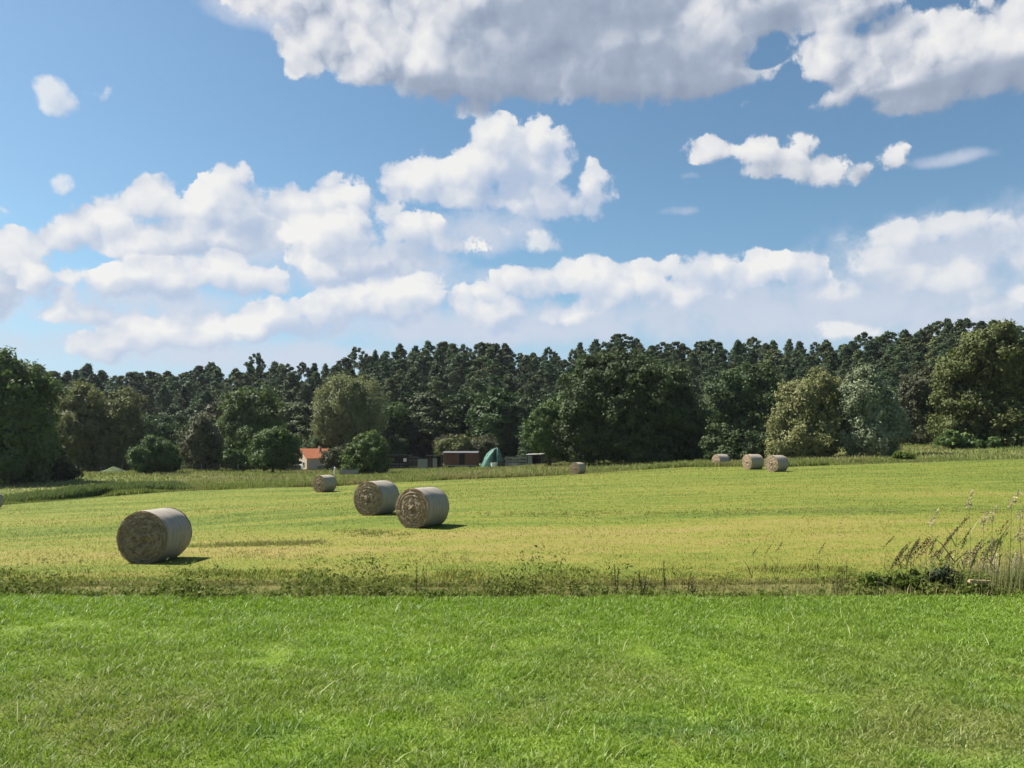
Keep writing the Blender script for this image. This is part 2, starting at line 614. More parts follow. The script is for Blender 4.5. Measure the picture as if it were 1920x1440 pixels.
# foliage materials
F_pine = leaf_mat('pine_needles', (.042, .070, .030), (.092, .132, .050), (.055, .082, .042), .22, objvar=.3)
F_pine2 = leaf_mat('olive_pine_needles', (.055, .078, .027), (.105, .132, .044), (.058, .084, .036), .22, objvar=.3)
F_dark = leaf_mat('dark_green_leaves', (.032, .056, .018), (.075, .115, .03), (.04, .068, .022), .25, objvar=.3)
F_mid = leaf_mat('mid_green_leaves', (.054, .086, .023), (.118, .168, .042), (.07, .105, .028), .32, objvar=.25)
F_bright = leaf_mat('bright_green_leaves', (.045, .085, .018), (.10, .16, .034), (.06, .10, .02), .3, objvar=.15)
F_olive = leaf_mat('olive_green_leaves', (.09, .108, .033), (.19, .21, .065), (.13, .14, .05), .32, objvar=.15)
F_willow = leaf_mat('pale_willow_leaves', (.125, .14, .05), (.26, .275, .115), (.17, .18, .07), .3, objvar=.12)
F_silver = leaf_mat('silver_willow_leaves', (.105, .135, .07), (.34, .385, .225), (.17, .205, .11), .24, objvar=.1)
F_brown = leaf_mat('brownish_green_leaves', (.06, .065, .03), (.125, .125, .06), (.07, .072, .036), .28, objvar=.2)
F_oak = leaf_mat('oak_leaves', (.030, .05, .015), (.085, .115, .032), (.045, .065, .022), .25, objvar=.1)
F_oaklit = leaf_mat('sunlit_oak_leaves', (.065, .085, .024), (.15, .175, .05), (.095, .115, .032), .3, objvar=.1)  # lighter copy of the oak leaves, sunlight put into the colour
F_weed = leaf_mat('ditch_weed_leaves', (.03, .056, .011), (.17, .215, .04), (.12, .13, .03), .33, spec=.1, nscale=.8, objvar=.1)
F_weedd = leaf_mat('dark_weed_leaves', (.02, .032, .012), (.06, .07, .025), (.04, .035, .02), .25, objvar=.15)
F_straw = leaf_mat('dry_reed', (.26, .21, .11), (.48, .41, .25), None, .3, objvar=.15)
F_reed = leaf_mat('green_reed', (.045, .075, .018), (.12, .145, .04), (.09, .10, .035), .3, objvar=.2)
F_thick = leaf_mat('thicket_stalks', (.08, .12, .028), (.28, .26, .11), (.14, .17, .05), .3, nscale=1.5, objvar=.05)
F_seed = leaf_mat('brown_seed_heads', (.045, .028, .015), (.12, .075, .035), None, .2, objvar=.2)
F_plume = leaf_mat('pale_plumes', (.40, .33, .19), (.62, .53, .34), None, .35, objvar=.1)
F_edge = leaf_mat('field_edge_weeds', (.10, .145, .03), (.26, .28, .08), (.28, .23, .10), .38, nscale=.12, objvar=.1)
F_nettle = leaf_mat('dark_reed_bed', (.045, .075, .024), (.12, .16, .055), (.07, .095, .035), .33, nscale=.15, objvar=.1)
F_past = leaf_mat('pasture_grass', (.13, .175, .038), (.26, .275, .085), (.28, .23, .11), .38, nscale=.07, objvar=.1)


def px_ells(base, Y, lst, r, depth=.85):
    s = mpp(Y); out = []
    for (cx, cy, rx, ry) in lst:
        p = P(cx, cy, Y) - base
        out.append((p[0], r.normal() * .12 * rx * s, p[2], rx * s, rx * s * depth, ry * s))
    return out


def tree(name, label, Y, bx, lst, mat, leaf=.42, n_cl=70, lpc=130, cl=None, group=None, cat='tree', seed=1, hang=0, flat=.8,
         aspect=.6, trunk_r=None, inner=.25, tm=None):
    r = np.random.default_rng(seed)
    x = P(bx, 845, Y)[0]
    base = np.array([x, Y, Hs(x, Y)])
    E = px_ells(base, Y, lst, r)
    root = empty(name, base)
    tag(root, label, cat, group)
    top = max(e[2] + e[5] for e in E)
    cl = cl or top * .10
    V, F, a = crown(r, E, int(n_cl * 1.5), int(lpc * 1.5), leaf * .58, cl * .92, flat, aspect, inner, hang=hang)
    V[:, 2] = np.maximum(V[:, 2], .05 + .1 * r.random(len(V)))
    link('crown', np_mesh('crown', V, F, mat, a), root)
    w = max(e[3] for e in E)
    limbs = [(r.uniform(.3, .8), r.uniform(0, 2 * PI), r.uniform(.45, .9) * w, r.uniform(.2, .8)) for _ in range(7)]
    link('trunk', trunk_mesh('trunk', top, trunk_r or max(.08, top * .026), limbs, tm or bark, r), root)
    return root


# ---- the trees one can tell apart
SC = 1.0
tree('broadleaf_tree', 'tall dark tree with olive sunlit top, largest tree above the reed bed', 96, 30,
     [(20, 722, 48, 48), (-20, 715, 60, 55), (55, 755, 40, 55), (62, 805, 32, 52), (5, 800, 75, 80), (-60, 790, 80, 100), (66, 850, 34, 45), (15, 862, 80, 40)], F_mid, .40, 150, 170, 1.7, seed=11)
tree('shrub', 'dark low bush at the foot of the tall tree above the reed bed', 100, 95,
     [(95, 870, 32, 32), (70, 885, 40, 22), (115, 885, 22, 18)], F_dark, .35, 40, 120, 1.0, seed=12, cat='bush')
tree('broadleaf_tree', 'olive brown birch like tree with pointed top, behind the mound', 132, 152,
     [(152, 765, 34, 38), (148, 810, 42, 45), (155, 850, 44, 30), (120, 850, 25, 28)], F_olive, .42, 80, 130, 1.6, seed=13)
tree('broadleaf_tree', 'olive green tree with lit top between the birch like tree and the round bush', 134, 232,
     [(238, 772, 30, 34), (215, 760, 18, 20), (225, 815, 42, 42), (205, 855, 40, 28), (255, 850, 30, 30)], F_olive, .42, 80, 130, 1.6, seed=14)
tree('round_bush', 'round green bush standing alone on the pasture beside the grassy mound', 110, 290,
     [(290, 858, 40, 33), (275, 865, 26, 24), (312, 866, 24, 22), (292, 842, 26, 20)], F_mid, .26, 70, 150, .75, seed=15, cat='bush')
tree('shrub', 'small dark bush leaning on the round green bush', 112, 322, [(322, 874, 17, 14), (312, 878, 14, 9)], F_dark, .24, 24, 90, .5, seed=16, cat='bush')
tree('broadleaf_tree', 'grey green slender tree between the round bush and the bright green tree', 124, 378,
     [(382, 815, 26, 32), (372, 845, 30, 34), (395, 850, 24, 30)], F_brown, .36, 60, 130, 1.2, seed=17)
tree('broadleaf_tree', 'broad mid green tree rising behind the bright green tree', 142, 465,
     [(470, 762, 40, 36), (445, 790, 30, 34), (495, 795, 36, 40), (465, 830, 48, 42)], F_mid, .45, 90, 130, 1.7, seed=18)
tree('broadleaf_tree', 'bright green tree with bare low trunk next to the red roofed house', 120, 512,
     [(510, 828, 36, 28), (488, 840, 20, 20), (535, 845, 22, 24), (512, 858, 36, 18)], F_bright, .33, 80, 150, 1.0, seed=19)
tree('shrub', 'small bush between the grey green tree and the bright green tree', 122, 440,
     [(432, 858, 20, 18), (450, 868, 24, 14)], F_bright, .3, 36, 100, .8, seed=20, cat='bush')
tree('shrub', 'small dark shrub just behind the red roofed house gable', 160, 566, [(566, 832, 18, 16), (552, 845, 16, 24)], F_mid, .4, 30, 100, 1.1, seed=21, cat='bush')
tree('willow_tree', 'tall pale round topped willow above the red roofed house', 158, 655,
     [(655, 742, 52, 46), (625, 775, 38, 50), (680, 780, 50, 60), (618, 815, 32, 40), (660, 825, 55, 45), (690, 835, 40, 30)], F_willow, .42, 130, 190, 1.9, seed=22, hang=.6, aspect=.4)
tree('broadleaf_tree', 'rounded dark green tree in front of the tall pale willow', 114, 690,
     [(690, 852, 38, 36), (670, 862, 28, 26), (712, 862, 18, 24), (688, 836, 24, 20)], F_mid, .28, 80, 160, .85, seed=23)
tree('shrub', 'grey green hedge bush covering the side wall of the red roofed house', 138, 628,
     [(617, 864, 15, 17), (645, 862, 20, 20), (630, 852, 16, 14)], F_brown, .3, 40, 100, .8, seed=24, cat='bush')
tree('shrub', 'loose green bush behind the red brown wagon', 146, 862,
     [(850, 838, 24, 18), (875, 836, 24, 18), (835, 846, 16, 14), (862, 852, 34, 12)], F_olive, .36, 40, 100, 1.1, seed=25, cat='bush')
tree('shrub', 'brownish sparse bush between the wagon and the green tarpaulin', 146, 905,
     [(905, 838, 20, 20), (918, 848, 16, 16)], F_brown, .34, 26, 80, 1.0, seed=26, cat='bush', inner=.1)
tree('oak_tree', 'huge broad dark oak, the widest tree behind the field edge', 108, 1190,
     [(1170, 715, 62, 55), (1110, 735, 48, 62), (1230, 735, 60, 60), (1085, 790, 45, 55), (1180, 790, 90, 75), (1262, 790, 58, 70),
      (1120, 830, 60, 36), (1210, 840, 90, 30), (1290, 835, 36, 36)], F_oak, .36, 240, 190, 1.55, seed=27)
tree('broadleaf_tree', 'smaller grey green tree leaning out beside the huge dark oak', 111, 1030,
     [(1030, 795, 36, 34), (1010, 812, 24, 24), (1055, 815, 30, 38), (1070, 770, 30, 30), (1050, 836, 30, 16), (1022, 826, 24, 14)], F_mid, .36, 90, 140, 1.2, seed=28)
tree('shrub', 'dense dark bush at the foot of the huge oak', 106, 1260, [(1240, 858, 40, 16), (1290, 854, 36, 20), (1200, 862, 30, 10)], F_dark, .3, 50, 110, .8, seed=29, cat='bush')
tree('broadleaf_tree', 'dark green round crowned tree between the huge oak and the olive willow', 136, 1392,
     [(1395, 730, 58, 44), (1360, 770, 40, 50), (1430, 765, 46, 50), (1390, 800, 65, 36), (1350, 810, 36, 26)], F_dark, .44, 130, 150, 1.7, seed=30)
tree('hedge', 'low dark hedge behind the three far bales', 102, 1400,
     [(1345, 838, 40, 28), (1400, 840, 42, 26), (1450, 842, 36, 24), (1370, 855, 60, 14), (1440, 857, 50, 12)], F_dark, .32, 90, 120, .9, seed=31, cat='hedge')
tree('willow_tree', 'olive yellow willow standing beside the silver willow', 96, 1522,
     [(1535, 738, 42, 38), (1500, 755, 34, 36), (1490, 795, 34, 40), (1545, 790, 45, 46), (1515, 825, 55, 34), (1470, 830, 26, 28)], F_willow, .32, 150, 190, 1.15, seed=32, hang=.3, aspect=.45)
tree('silver_willow', 'silvery willow with dark shaded flank beside the olive yellow willow', 94, 1635,
     [(1622, 735, 30, 42), (1605, 760, 26, 34), (1650, 770, 36, 46), (1662, 745, 14, 22), (1640, 812, 46, 46), (1610, 805, 26, 40), (1672, 810, 20, 40)], F_silver, .30, 150, 190, 1.05, seed=33, hang=.3, aspect=.42)
tree('broadleaf_tree', 'brownish dark tree between the silver willow and the sunlit oak', 126, 1728,
     [(1735, 730, 34, 38), (1712, 765, 26, 36), (1745, 775, 34, 44), (1725, 805, 42, 24)], F_brown, .42, 90, 130, 1.4, seed=34)
tree('oak_tree', 'tall sunlit oak at the end of the pasture, tallest crown near the forest slope', 104, 1850,
     [(1860, 665, 55, 48), (1820, 700, 48, 46), (1890, 710, 60, 60), (1800, 750, 42, 50), (1850, 770, 70, 60), (1800, 805, 42, 30), (1860, 815, 70, 24)], F_oaklit, .36, 190, 190, 1.45, seed=35)
tree('oak_tree', 'dark shaded side of the tall sunlit oak, built as a darker tree', 106, 1950,
     [(1950, 690, 50, 60), (1945, 760, 55, 70), (1935, 815, 55, 26)], F_oak, .38, 100, 150, 1.5, seed=36)  # the oak's dark side, its shade put into darker leaf colour
tree('shrub', 'spreading low bush at the foot of the sunlit oak', 101, 1800, [(1790, 826, 30, 14), (1820, 830, 30, 10), (1850, 832, 26, 9)], F_mid, .28, 40, 100, .6, seed=37, cat='bush')
tree('shrub', 'low weed bush on the field edge below the silver willow', 76, 1690, [(1690, 858, 14, 8), (1704, 861, 10, 6)], F_weed, .2, 24, 80, .35, seed=38, cat='bush')

# ---- forest: pines and edge trees
def pine_proto(seed, round_top):
    r = np.random.default_rng(seed)
    h = 26.0
    cen = []
    n = 120
    for k in range(n):
        t = ((k + r.random()) / n) ** .9                       # 0 at crown base, 1 at tip
        z = h * (.22 + .76 * t)
        a = k * 2.4 + r.normal() * .5
        Rm = (4.1 * min(1.0, (1 - t) / (.26 if round_top else .5)) ** (.6 if round_top else .9) + .15) * (1 + .28 * math.sin(a + seed) ) * (1 if t > .12 else .6 + 3 * t)
        q = r.uniform(.45, 1.0) * Rm
        cen.append((q * math.cos(a), q * math.sin(a), z, math.cos(a), math.sin(a), .5 + t))
    cen = np.array(cen)
    cr = r.uniform(.7, 1.35, n) * (1 - .72 * np.clip((cen[:, 2] / h - .3) / .7, 0, 1) ** 1.3)
    idx = np.repeat(np.arange(n), 105)
    g3 = r.normal(size=(len(idx), 3))
    v = unit(g3 + unit(cen[idx, 3:]) * .3 + np.array([0, 0, .3]))
    p = cen[idx, :3] + (g3 * .48 + v * .3) * cr[idx][:, None] * np.array([1, 1, .7])
    nr = unit(v * .7 + r.normal(size=v.shape) * .7 + np.array([-.15, 0, .2]))
    ls = r.uniform(.16, .36, len(idx))
    V, F = diamonds(p, nr, ls, ls * .42, r)
    a = np.repeat(np.clip(.6 * r.random(n)[idx] + .4 * r.random(len(idx)), 0, 1), 4)
    crown_me = np_mesh('pine_crown', V, F, F_pine2 if seed % 3 == 0 else F_pine, a)
    limbs = [(r.uniform(.4, .85), r.uniform(0, 2 * PI), r.uniform(1.5, 3.0), .2) for _ in range(8)]
    tr = trunk_mesh('pine_trunk', h, .26, limbs, pine_bark, r, lean=r.normal() * .5, top=.95)
    return crown_me, tr


pines = [pine_proto(100 + i, i % 2 == 0) for i in range(12)]


def edge_proto(seed, mat):
    r = np.random.default_rng(seed)
    E = [(0, 0, 9.5, 3.6, 3.4, 3.6), (-1.8, .5, 7, 3.2, 3, 3.6), (1.9, -.3, 7.2, 3.2, 3, 3.4), (0, 0, 4, 4.2, 4, 3.2), (r.normal(), 0, 11.5, 2.2, 2.2, 2.2)]
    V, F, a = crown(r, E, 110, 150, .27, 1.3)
    V[:, 2] = np.maximum(V[:, 2], .1)
    limbs = [(r.uniform(.3, .8), r.uniform(0, 2 * PI), r.uniform(1.5, 3), .5) for _ in range(6)]
    return np_mesh('crown', V, F, mat, a), trunk_mesh('trunk', 13.5, .25, limbs, bark, r)


edges = [edge_proto(200 + i, m) for i, m in enumerate((F_dark, F_dark, F_mid, F_brown, F_dark, F_oak))]

_cpx = [-120, 0, 100, 250, 320, 380, 440, 500, 600, 660, 720, 760, 850, 910, 940, 965, 1050, 1130, 1170, 1215, 1300, 1400, 1520, 1570, 1620, 1680, 1740, 1770, 1850, 1920, 2060]
_cpy = [688, 690, 696, 692, 690, 680, 684, 676, 680, 664, 652, 642, 642, 640, 628, 652, 652, 642, 622, 640, 640, 634, 642, 640, 628, 618, 610, 596, 600, 602, 600]


def canopy(px):
    return float(np.interp(px, _cpx, _cpy))


ZONES = [(250, 'above the round bush', 'north corner'), (560, 'above the bright green tree', ''), (770, 'behind the tall pale willow', ''),
         (985, 'above the farm wagon', ''), (1330, 'behind the huge dark oak', ''), (1690, 'behind the two willows', ''), (9999, 'on the slope behind the sunlit oak', '')]


def zone(px):
    for lim, s, _ in ZONES:
        if px < lim: return s


def forest_tree(name, protos, px, Y, top_py, label, group, cat, hmin, hmax, h0, wj):
    x = P(px, 845, Y)[0]
    z = Hs(x, Y)
    h = P(px, top_py, Y)[2] - z
    h = max(hmin, min(hmax, h))
    root = empty(name, (x, Y, z - .1), random.uniform(0, 6.28))
    s = h / h0
    w = s * random.uniform(*wj)
    root.scale = (w, w, s)
    tag(root, label, cat, group)
    cm, tm = random.choice(protos)
    link('crown', cm, root); link('trunk', tm, root)
    return root


n_p = 0
for ri, (Y, n, drop, wj) in enumerate(((178, 38, 62, (1.2, 1.6)), (193, 42, 42, (1.15, 1.5)), (208, 46, 24, (1.1, 1.45)), (222, 58, 10, (.95, 1.5)), (238, 86, 2, (.72, 1.5)))):
    for k in range(n):
        px = -90 + (2100) * (k + .5 + random.uniform(-.38, .38)) / n
        d = random.gauss(0, 6 if ri < 4 else 5.0) + drop
        if ri == 4 and random.random() < .22: d -= random.uniform(4, 13)
        if ri >= 3:
            lab = 'dark pine top on the forest skyline ' + zone(px); grp = 'skyline pines ' + zone(px)
        else:
            lab = 'dark pine inside the forest front ' + zone(px); grp = 'forest pines ' + zone(px)
        forest_tree('pine_tree', pines, px, Y + random.uniform(-5, 5), canopy(px) + d, lab, grp, 'pine', 12, 36, 26.0, wj)
        n_p += 1
for (Y, n, lo, hi) in ((158, 26, 800, 770), (170, 30, 775, 735)):
    for k in range(n):
        px = -80 + 2080 * (k + .5 + random.uniform(-.35, .35)) / n
        rise = np.interp(px, [0, 1000, 1920], [8, 0, -32])
        if Y < 165 and (560 < px < 1000): rise += 24
        forest_tree('edge_tree', edges, px, Y + random.uniform(-4, 4), random.uniform(hi, lo) + rise,
                    'dark leafy tree at the forest foot ' + zone(px), 'forest edge trees ' + zone(px), 'tree', 6, 19, 13.5, (1.0, 1.45))

# ------------------------------------------------------------------ hay bales
def mat_bale_end():
    m, nt, out = new_mat('hay_end')
    tc = N(nt, 'TexCoord')
    sep = N(nt, 'SeparateXYZ'); nt.links.new(tc.outputs['Object'], sep.inputs[0])
    x, z = sep.outputs[0], sep.outputs[2]
    rr = mth(nt, 'SQRT', mth(nt, 'ADD', mth(nt, 'MULTIPLY', x, x), mth(nt, 'MULTIPLY', z, z)))
    an = mth(nt, 'ARCTAN2', z, x)
    cmb = N(nt, 'CombineXYZ')
    nt.links.new(mth(nt, 'MULTIPLY_ADD', an, .35, mth(nt, 'MULTIPLY', rr, 9.0)), cmb.inputs[0])
    nt.links.new(mth(nt, 'MULTIPLY', an, 1.3), cmb.inputs[1])
    ring = noise(nt, cmb.outputs[0], 1.6, 5, .65)
    fib = noise(nt, scaled(nt, tc.outputs['Object'], (14, 14, 22)), 1.0, 5, .7)
    c = mixc(nt, rampf(nt, ring, .32, .68), (.165, .12, .082), (.34, .268, .188))
    c = mixc(nt, mth(nt, 'MULTIPLY', rampf(nt, fib, .5, .72), .7), c, (.5, .4, .25))
    c = mixc(nt, mth(nt, 'MULTIPLY', rampf(nt, fib, .48, .3), .75), c, (.06, .04, .022))
    princ(nt, out, c, .95, .1, fib, .7, .03)
    return m


def mat_net():
    m, nt, out = new_mat('net_wrap')
    tc = N(nt, 'TexCoord')
    band = noise(nt, scaled(nt, tc.outputs['Object'], (.6, 9, .6)), 1.0, 4, .6)
    blot = noise(nt, scaled(nt, tc.outputs['Object'], (2, 5, 2)), 1.6, 5, .65)
    c = mixc(nt, rampf(nt, band, .2, .8), (.255, .22, .178), (.34, .298, .242))
    c = mixc(nt, mth(nt, 'MULTIPLY', rampf(nt, blot, .48, .70), .6), c, (.20, .155, .10))
    princ(nt, out, c, .6, .2, blot, .3, .02)
    return m


M_end = mat_bale_end(); M_net = mat_net(); M_hay = leaf_mat('loose_hay', (.16, .105, .05), (.46, .36, .2), None, .2, objvar=.05)
BR, BL = .635, 1.16


def bale_meshes(seed):
    r = np.random.default_rng(seed)
    na, ny = 72, 14
    t = np.linspace(0, 2 * PI, na, endpoint=False)
    y = np.linspace(-BL / 2, BL / 2, ny)
    wob = (fbm(np.cos(t) * 1.3 + seed, np.sin(t) * 1.3 + 9, 3) - .5) * .05

    def flat(z):
        return np.where(z < -BR + .05, -BR + .05 - (-BR + .05 - z) * .25 - .01, z)
    V = []
    for j, yy in enumerate(y):
        edge = .018 * (abs(yy) / (BL / 2)) ** 8
        rad = BR + wob + (fbm(np.cos(t) * 3, np.sin(t) * 3 + yy * 3 + seed, 3) - .5) * .03 - edge
        V.append(np.c_[rad * np.cos(t), np.full(na, yy), flat(rad * np.sin(t))])
    V = np.concatenate(V)
    i = np.arange(ny - 1)[:, None] * na; a = np.arange(na)[None]; b = (a + 1) % na
    F = np.stack([i + a, i + b, i + na + b, i + na + a], -1).reshape(-1, 4)
    net = np_mesh('net_wrap', V, F[:, ::-1], M_net, smooth=True)
    # end face: coiled hay, a little domed, with a ragged rim
    nr = 34
    V = []
    for k in range(nr + 1):
        q = k / nr
        rad = q * (BR - .004) + q * wob
        n1 = fbm(q * 9 + t * .35 + seed, np.cos(t) * 1.2 + np.sin(t) * .8, 4) - .5
        n2 = fbm(np.cos(t) * q * 9 + seed, np.sin(t) * q * 9, 3) - .5
        coil = math.sin(q * 42) * .008
        off = .035 * (1 - q * q) + coil + n1 * .05 + n2 * .07
        if q > .96: off = off * 0 - .0
        core = math.exp(-((q) / .12) ** 2) * .05
        hole = np.exp(-(((np.cos(t) * q - .10) / .10) ** 2 + ((np.sin(t) * q + .13) / .12) ** 2)) * .10
        off = off + core - hole
        V.append(np.c_[rad * np.cos(t), -BL / 2 - off, flat(rad * np.sin(t))])
    V = np.concatenate(V)
    i = np.arange(nr)[:, None] * na
    F = np.stack([i + a, i + b, i + na + b, i + na + a], -1).reshape(-1, 4)
    face = np_mesh('end_face', V, F, M_end, smooth=True)
    # loose straws
    n = 1500
    q = np.sqrt(r.uniform(0, 1, n)); q[:420] = r.uniform(.95, 1.0, 420); an = r.uniform(0, 2 * PI, n)
    p = np.c_[q * BR * np.cos(an), np.full(n, -BL / 2 - .015) - .03 * (1 - q * q), flat(q * BR * np.sin(an))]
    L = r.uniform(.02, .075, n)
    tang = np.c_[-np.sin(an), r.normal(size=n) * .35, np.cos(an)] + r.normal(size=(n, 3)) * .3
    nrm = unit(np.cross(unit(tang), np.array([0, 1, 0.1]) + r.normal(size=(n, 3)) * .4))
    nrm = unit(np.c_[r.normal(size=n) * .5, -np.ones(n), r.normal(size=n) * .5])
    tt = unit(tang); bb = unit(np.cross(nrm, tt))
    Wd = np.full((n, 1), .0032)
    V = np.stack([p - tt * L[:, None], p - bb * Wd, p + tt * L[:, None] + nrm * .02, p + bb * Wd], 1).reshape(-1, 3)
    straw = np_mesh('loose_straw', V, np.arange(4 * n).reshape(-1, 4), M_hay, np.repeat(r.random(n), 4))
    return net, face, straw


bale_sets = [bale_meshes(3 + i) for i in range(4)]
BALES = [(297, 19.8, -6, 'nearest large hay bale standing alone, its brown coiled end seen almost flat on'),
         (794, 26.0, -29, 'hay bale overlapping its twin, the front one of the touching pair'),
         (708, 30.2, -25, 'hay bale partly hidden by the front one of the touching pair'),
         (610, 59.5, -31, 'small distant hay bale on the field below the red roofed house'),
         (1455.5, 61.0, -58, 'front bale of the two close together below the olive willow, tan sunlit end'),
         (1411, 66.0, -70, 'bale just behind the front one of the two close together below the olive willow'),
         (1351, 79.0, -66, 'lone bale half sunk in weeds in front of the dark hedge'),
         (1083, 84.0, -38, 'brown bale lying in weeds at the field edge beside the huge oak'),
         (-15, 58.0, -18, 'hay bale cut off by the picture edge on the lower field')]
for i, (px, Y, rz, lab) in enumerate(BALES):
    x = P(px, 845, Y)[0]
    sink = .04
    if px == 1351: sink = .12
    root = empty('hay_bale', (x, Y, Hs(x, Y) - sink), R(rz))
    tag(root, lab, 'hay bale', 'round hay bales on the mown field')
    net, face, straw = bale_sets[i % 4]
    link('net_wrap', net, root, (0, 0, BR))
    f = link('end_face', face, root, (0, 0, BR)); link('loose_straw', straw, f)
    b = link('end_face', face, root, (0, 0, BR)); b.rotation_euler = (0, 0, PI)

# ------------------------------------------------------------------ farm yard
def place(px, Y, dz=0.0):
    x = P(px, 845, Y)[0]
    return (x, Y, Hs(x, Y) + dz)


# house
h = empty('farm_house', place(588, 150), R(-42)); h.scale = (.86, .86, .86); tag(h, 'small cream house with orange tiled roof at the pasture edge', 'house')
mb = MB(); gw, gd, wh, rh = 2.35, 3.2, 2.5, 4.35
V = [(-gw, -gd, 0), (gw, -gd, 0), (gw, -gd, wh), (0, -gd, rh), (-gw, -gd, wh), (-gw, gd, 0), (gw, gd, 0), (gw, gd, wh), (0, gd, rh), (-gw, gd, wh)]
mb.add(V, [(0, 1, 2, 3, 4), (9, 8, 7, 6, 5), (1, 6, 7, 2), (5, 0, 4, 9)])
mb.build('wall', plaster, h)
mb = MB(); mb.box(-.75, -gd - .04, .75, 3.1, .06, 1.5); mb.build('plinth', plinth_m, h)
mb = MB(); o = .35
for s in (-1, 1):
    dz = (rh - wh) / gw
    p = [(0, -gd - o, rh + .14), (0, gd + o, rh + .14), (s * (gw + o), gd + o, wh - dz * o + .14), (s * (gw + o), -gd - o, wh - dz * o + .14)]
    if s > 0: p = p[::-1]
    mb.slab(p[::-1] if s < 0 else p[::-1], .12)
roof = mb.build('roof', tile_orange, h)
MB().box(.6, 1.2, rh + .3, .5, .5, .9).build('chimney', wood_tan, roof)
w = MB().box(.85, -gd - .03, 1.25, 1.15, .05, .75).build('window', glass_dark, h)
mb = MB(); mb.box(.85, -gd - .045, .84, 1.35, .09, .08); mb.box(.85, -gd - .04, 1.66, 1.3, .07, .08); mb.box(.85, -gd - .04, 1.25, .07, .07, .76)
mb.box(.25, -gd - .04, 1.25, .07, .07, .76); mb.box(1.45, -gd - .04, 1.25, .07, .07, .76); mb.build('frame', white_paint, w)
a_ = MB().box(-.12, -gd - .03, 3.4, .45, .05, .6).build('attic_shutter', white_paint, h)
d_ = MB().box(-1.5, -gd - .085, .95, .8, .05, 1.7).build('door', wood_grey, h)
MB().box(-1.22, -gd - .13, .95, .05, .06, .14).build('handle', metal_grey, d_)
# low wall and lean-to beside the house
g = empty('garden_wall', place(548, 148), R(-4)); tag(g, 'low pale garden wall running out from the house', 'wall')
mb = MB(); mb.box(0, 0, .45, 3.2, .25, .9); mb.build('wall', stone, g); MB().box(0, 0, .94, 3.3, .34, .08).build('coping', plinth_m, g)
g = empty('stone_trough', place(612, 146)); tag(g, 'long dark grey trough in front of the house window', 'trough')
mb = MB(); mb.box(0, -.4, .35, 3.0, .1, .7); mb.box(0, .4, .35, 3.0, .1, .7); mb.box(-1.45, 0, .35, .1, .7, .7); mb.box(1.45, 0, .35, .1, .7, .7); mb.box(0, 0, .1, 2.8, .7, .1)
mb.build('trough_body', stone, g)
g = empty('white_post', place(628.5, 112)); tag(g, 'short white marker post beside the round green tree', 'post')
MB().tube([(0, 0, -.1), (0, 0, .95), (0, 0, 1.1)], [.13, .12, .02], 10).build('post', white_paint, g)
g = empty('panel_fence', place(655, 110), R(6)); tag(g, 'pale panel fence in the weeds behind the paired bales', 'fence')
for k in range(3): MB().box(-.85 + k * .85, 0, .42, .8, .04, .6).build('panel', wood_grey, g)
for k in range(4): MB().box(-1.275 + k * .85, 0, .42, .05, .08, .9).build('post', wood_grey, g)

# wagon
Yw = 135
g = empty('farm_wagon', place(866, Yw), R(-9)); tag(g, 'red brown wooden wagon hut with grey roof in the yard', 'wagon')
wl, wd, w0, w1 = 2.75, 1.15, .55, 2.55
mb = MB()
mb.box(0, wd, (w0 + w1) / 2, 2 * wl, .08, w1 - w0)
nb = 22
for k in range(nb):
    xx = -wl + 2 * wl * (k + .5) / nb
    if -0.15 < xx < .75: continue
    mb.box(xx, -wd + (.012 if k % 2 else 0), (w0 + w1) / 2, 2 * wl / nb - .015, .05, w1 - w0)
mb.box(wl - .04, 0, (w0 + w1) / 2, .07, 2 * wd - .1, w1 - w0 - .01)
mb.build('side_wall', wood_red, g)
MB().box(.3, -wd + .3, (w0 + w1) / 2, .95, .5, w1 - w0 - .05).build('doorway_shade', shade_m, g)  # solid dark block filling the door opening, shade put into its colour
MB().box(-wl - .03, 0, (w0 + w1) / 2 + .05, .08, 2 * wd + .06, w1 - w0 - .1).build('end_wall', wood_tan, g)
mb = MB()
prof = [(-wd - .2, w1 + .02), (-wd * .5, w1 + .24), (0, w1 + .30), (wd * .5, w1 + .24), (wd + .2, w1 + .02)]
for (y0, z0), (y1, z1) in zip(prof, prof[1:]):
    mb.slab([(-wl - .25, y0, z0), (wl + .25, y0, z0), (wl + .25, y1, z1), (-wl - .25, y1, z1)], .05)
mb.build('roof', metal_grey, g)
MB().box(0, -wd - .06, w0 - .09, 2 * wl + .1, .14, .16).build('sill_beam', wood_grey, g)
MB().box(.1, 0, w0 - .12, 2 * wl - .2, 2 * wd - .4, .16).build('chassis', wood_dark, g)
for sx in (-1, 1):
    for sy in (-1, 1):
        mb = MB(); t = np.linspace(0, 2 * PI, 20)
        mb.tube([(sx * 1.7, sy * .95 - .07, .4), (sx * 1.7, sy * .95 + .07, .4)], [.4, .4], 20)
        wh_ = mb.build('wheel', rubber, g)
        MB().tube([(sx * 1.7, sy * .95 - .09, .4), (sx * 1.7, sy * .95 + .09, .4)], [.17, .17], 12).build('hub', metal_grey, wh_)
MB().tube([(-wl, 0, w0 - .1), (-wl - 1.1, 0, .25)], [.05, .04], 6).build('drawbar', metal_grey, g)
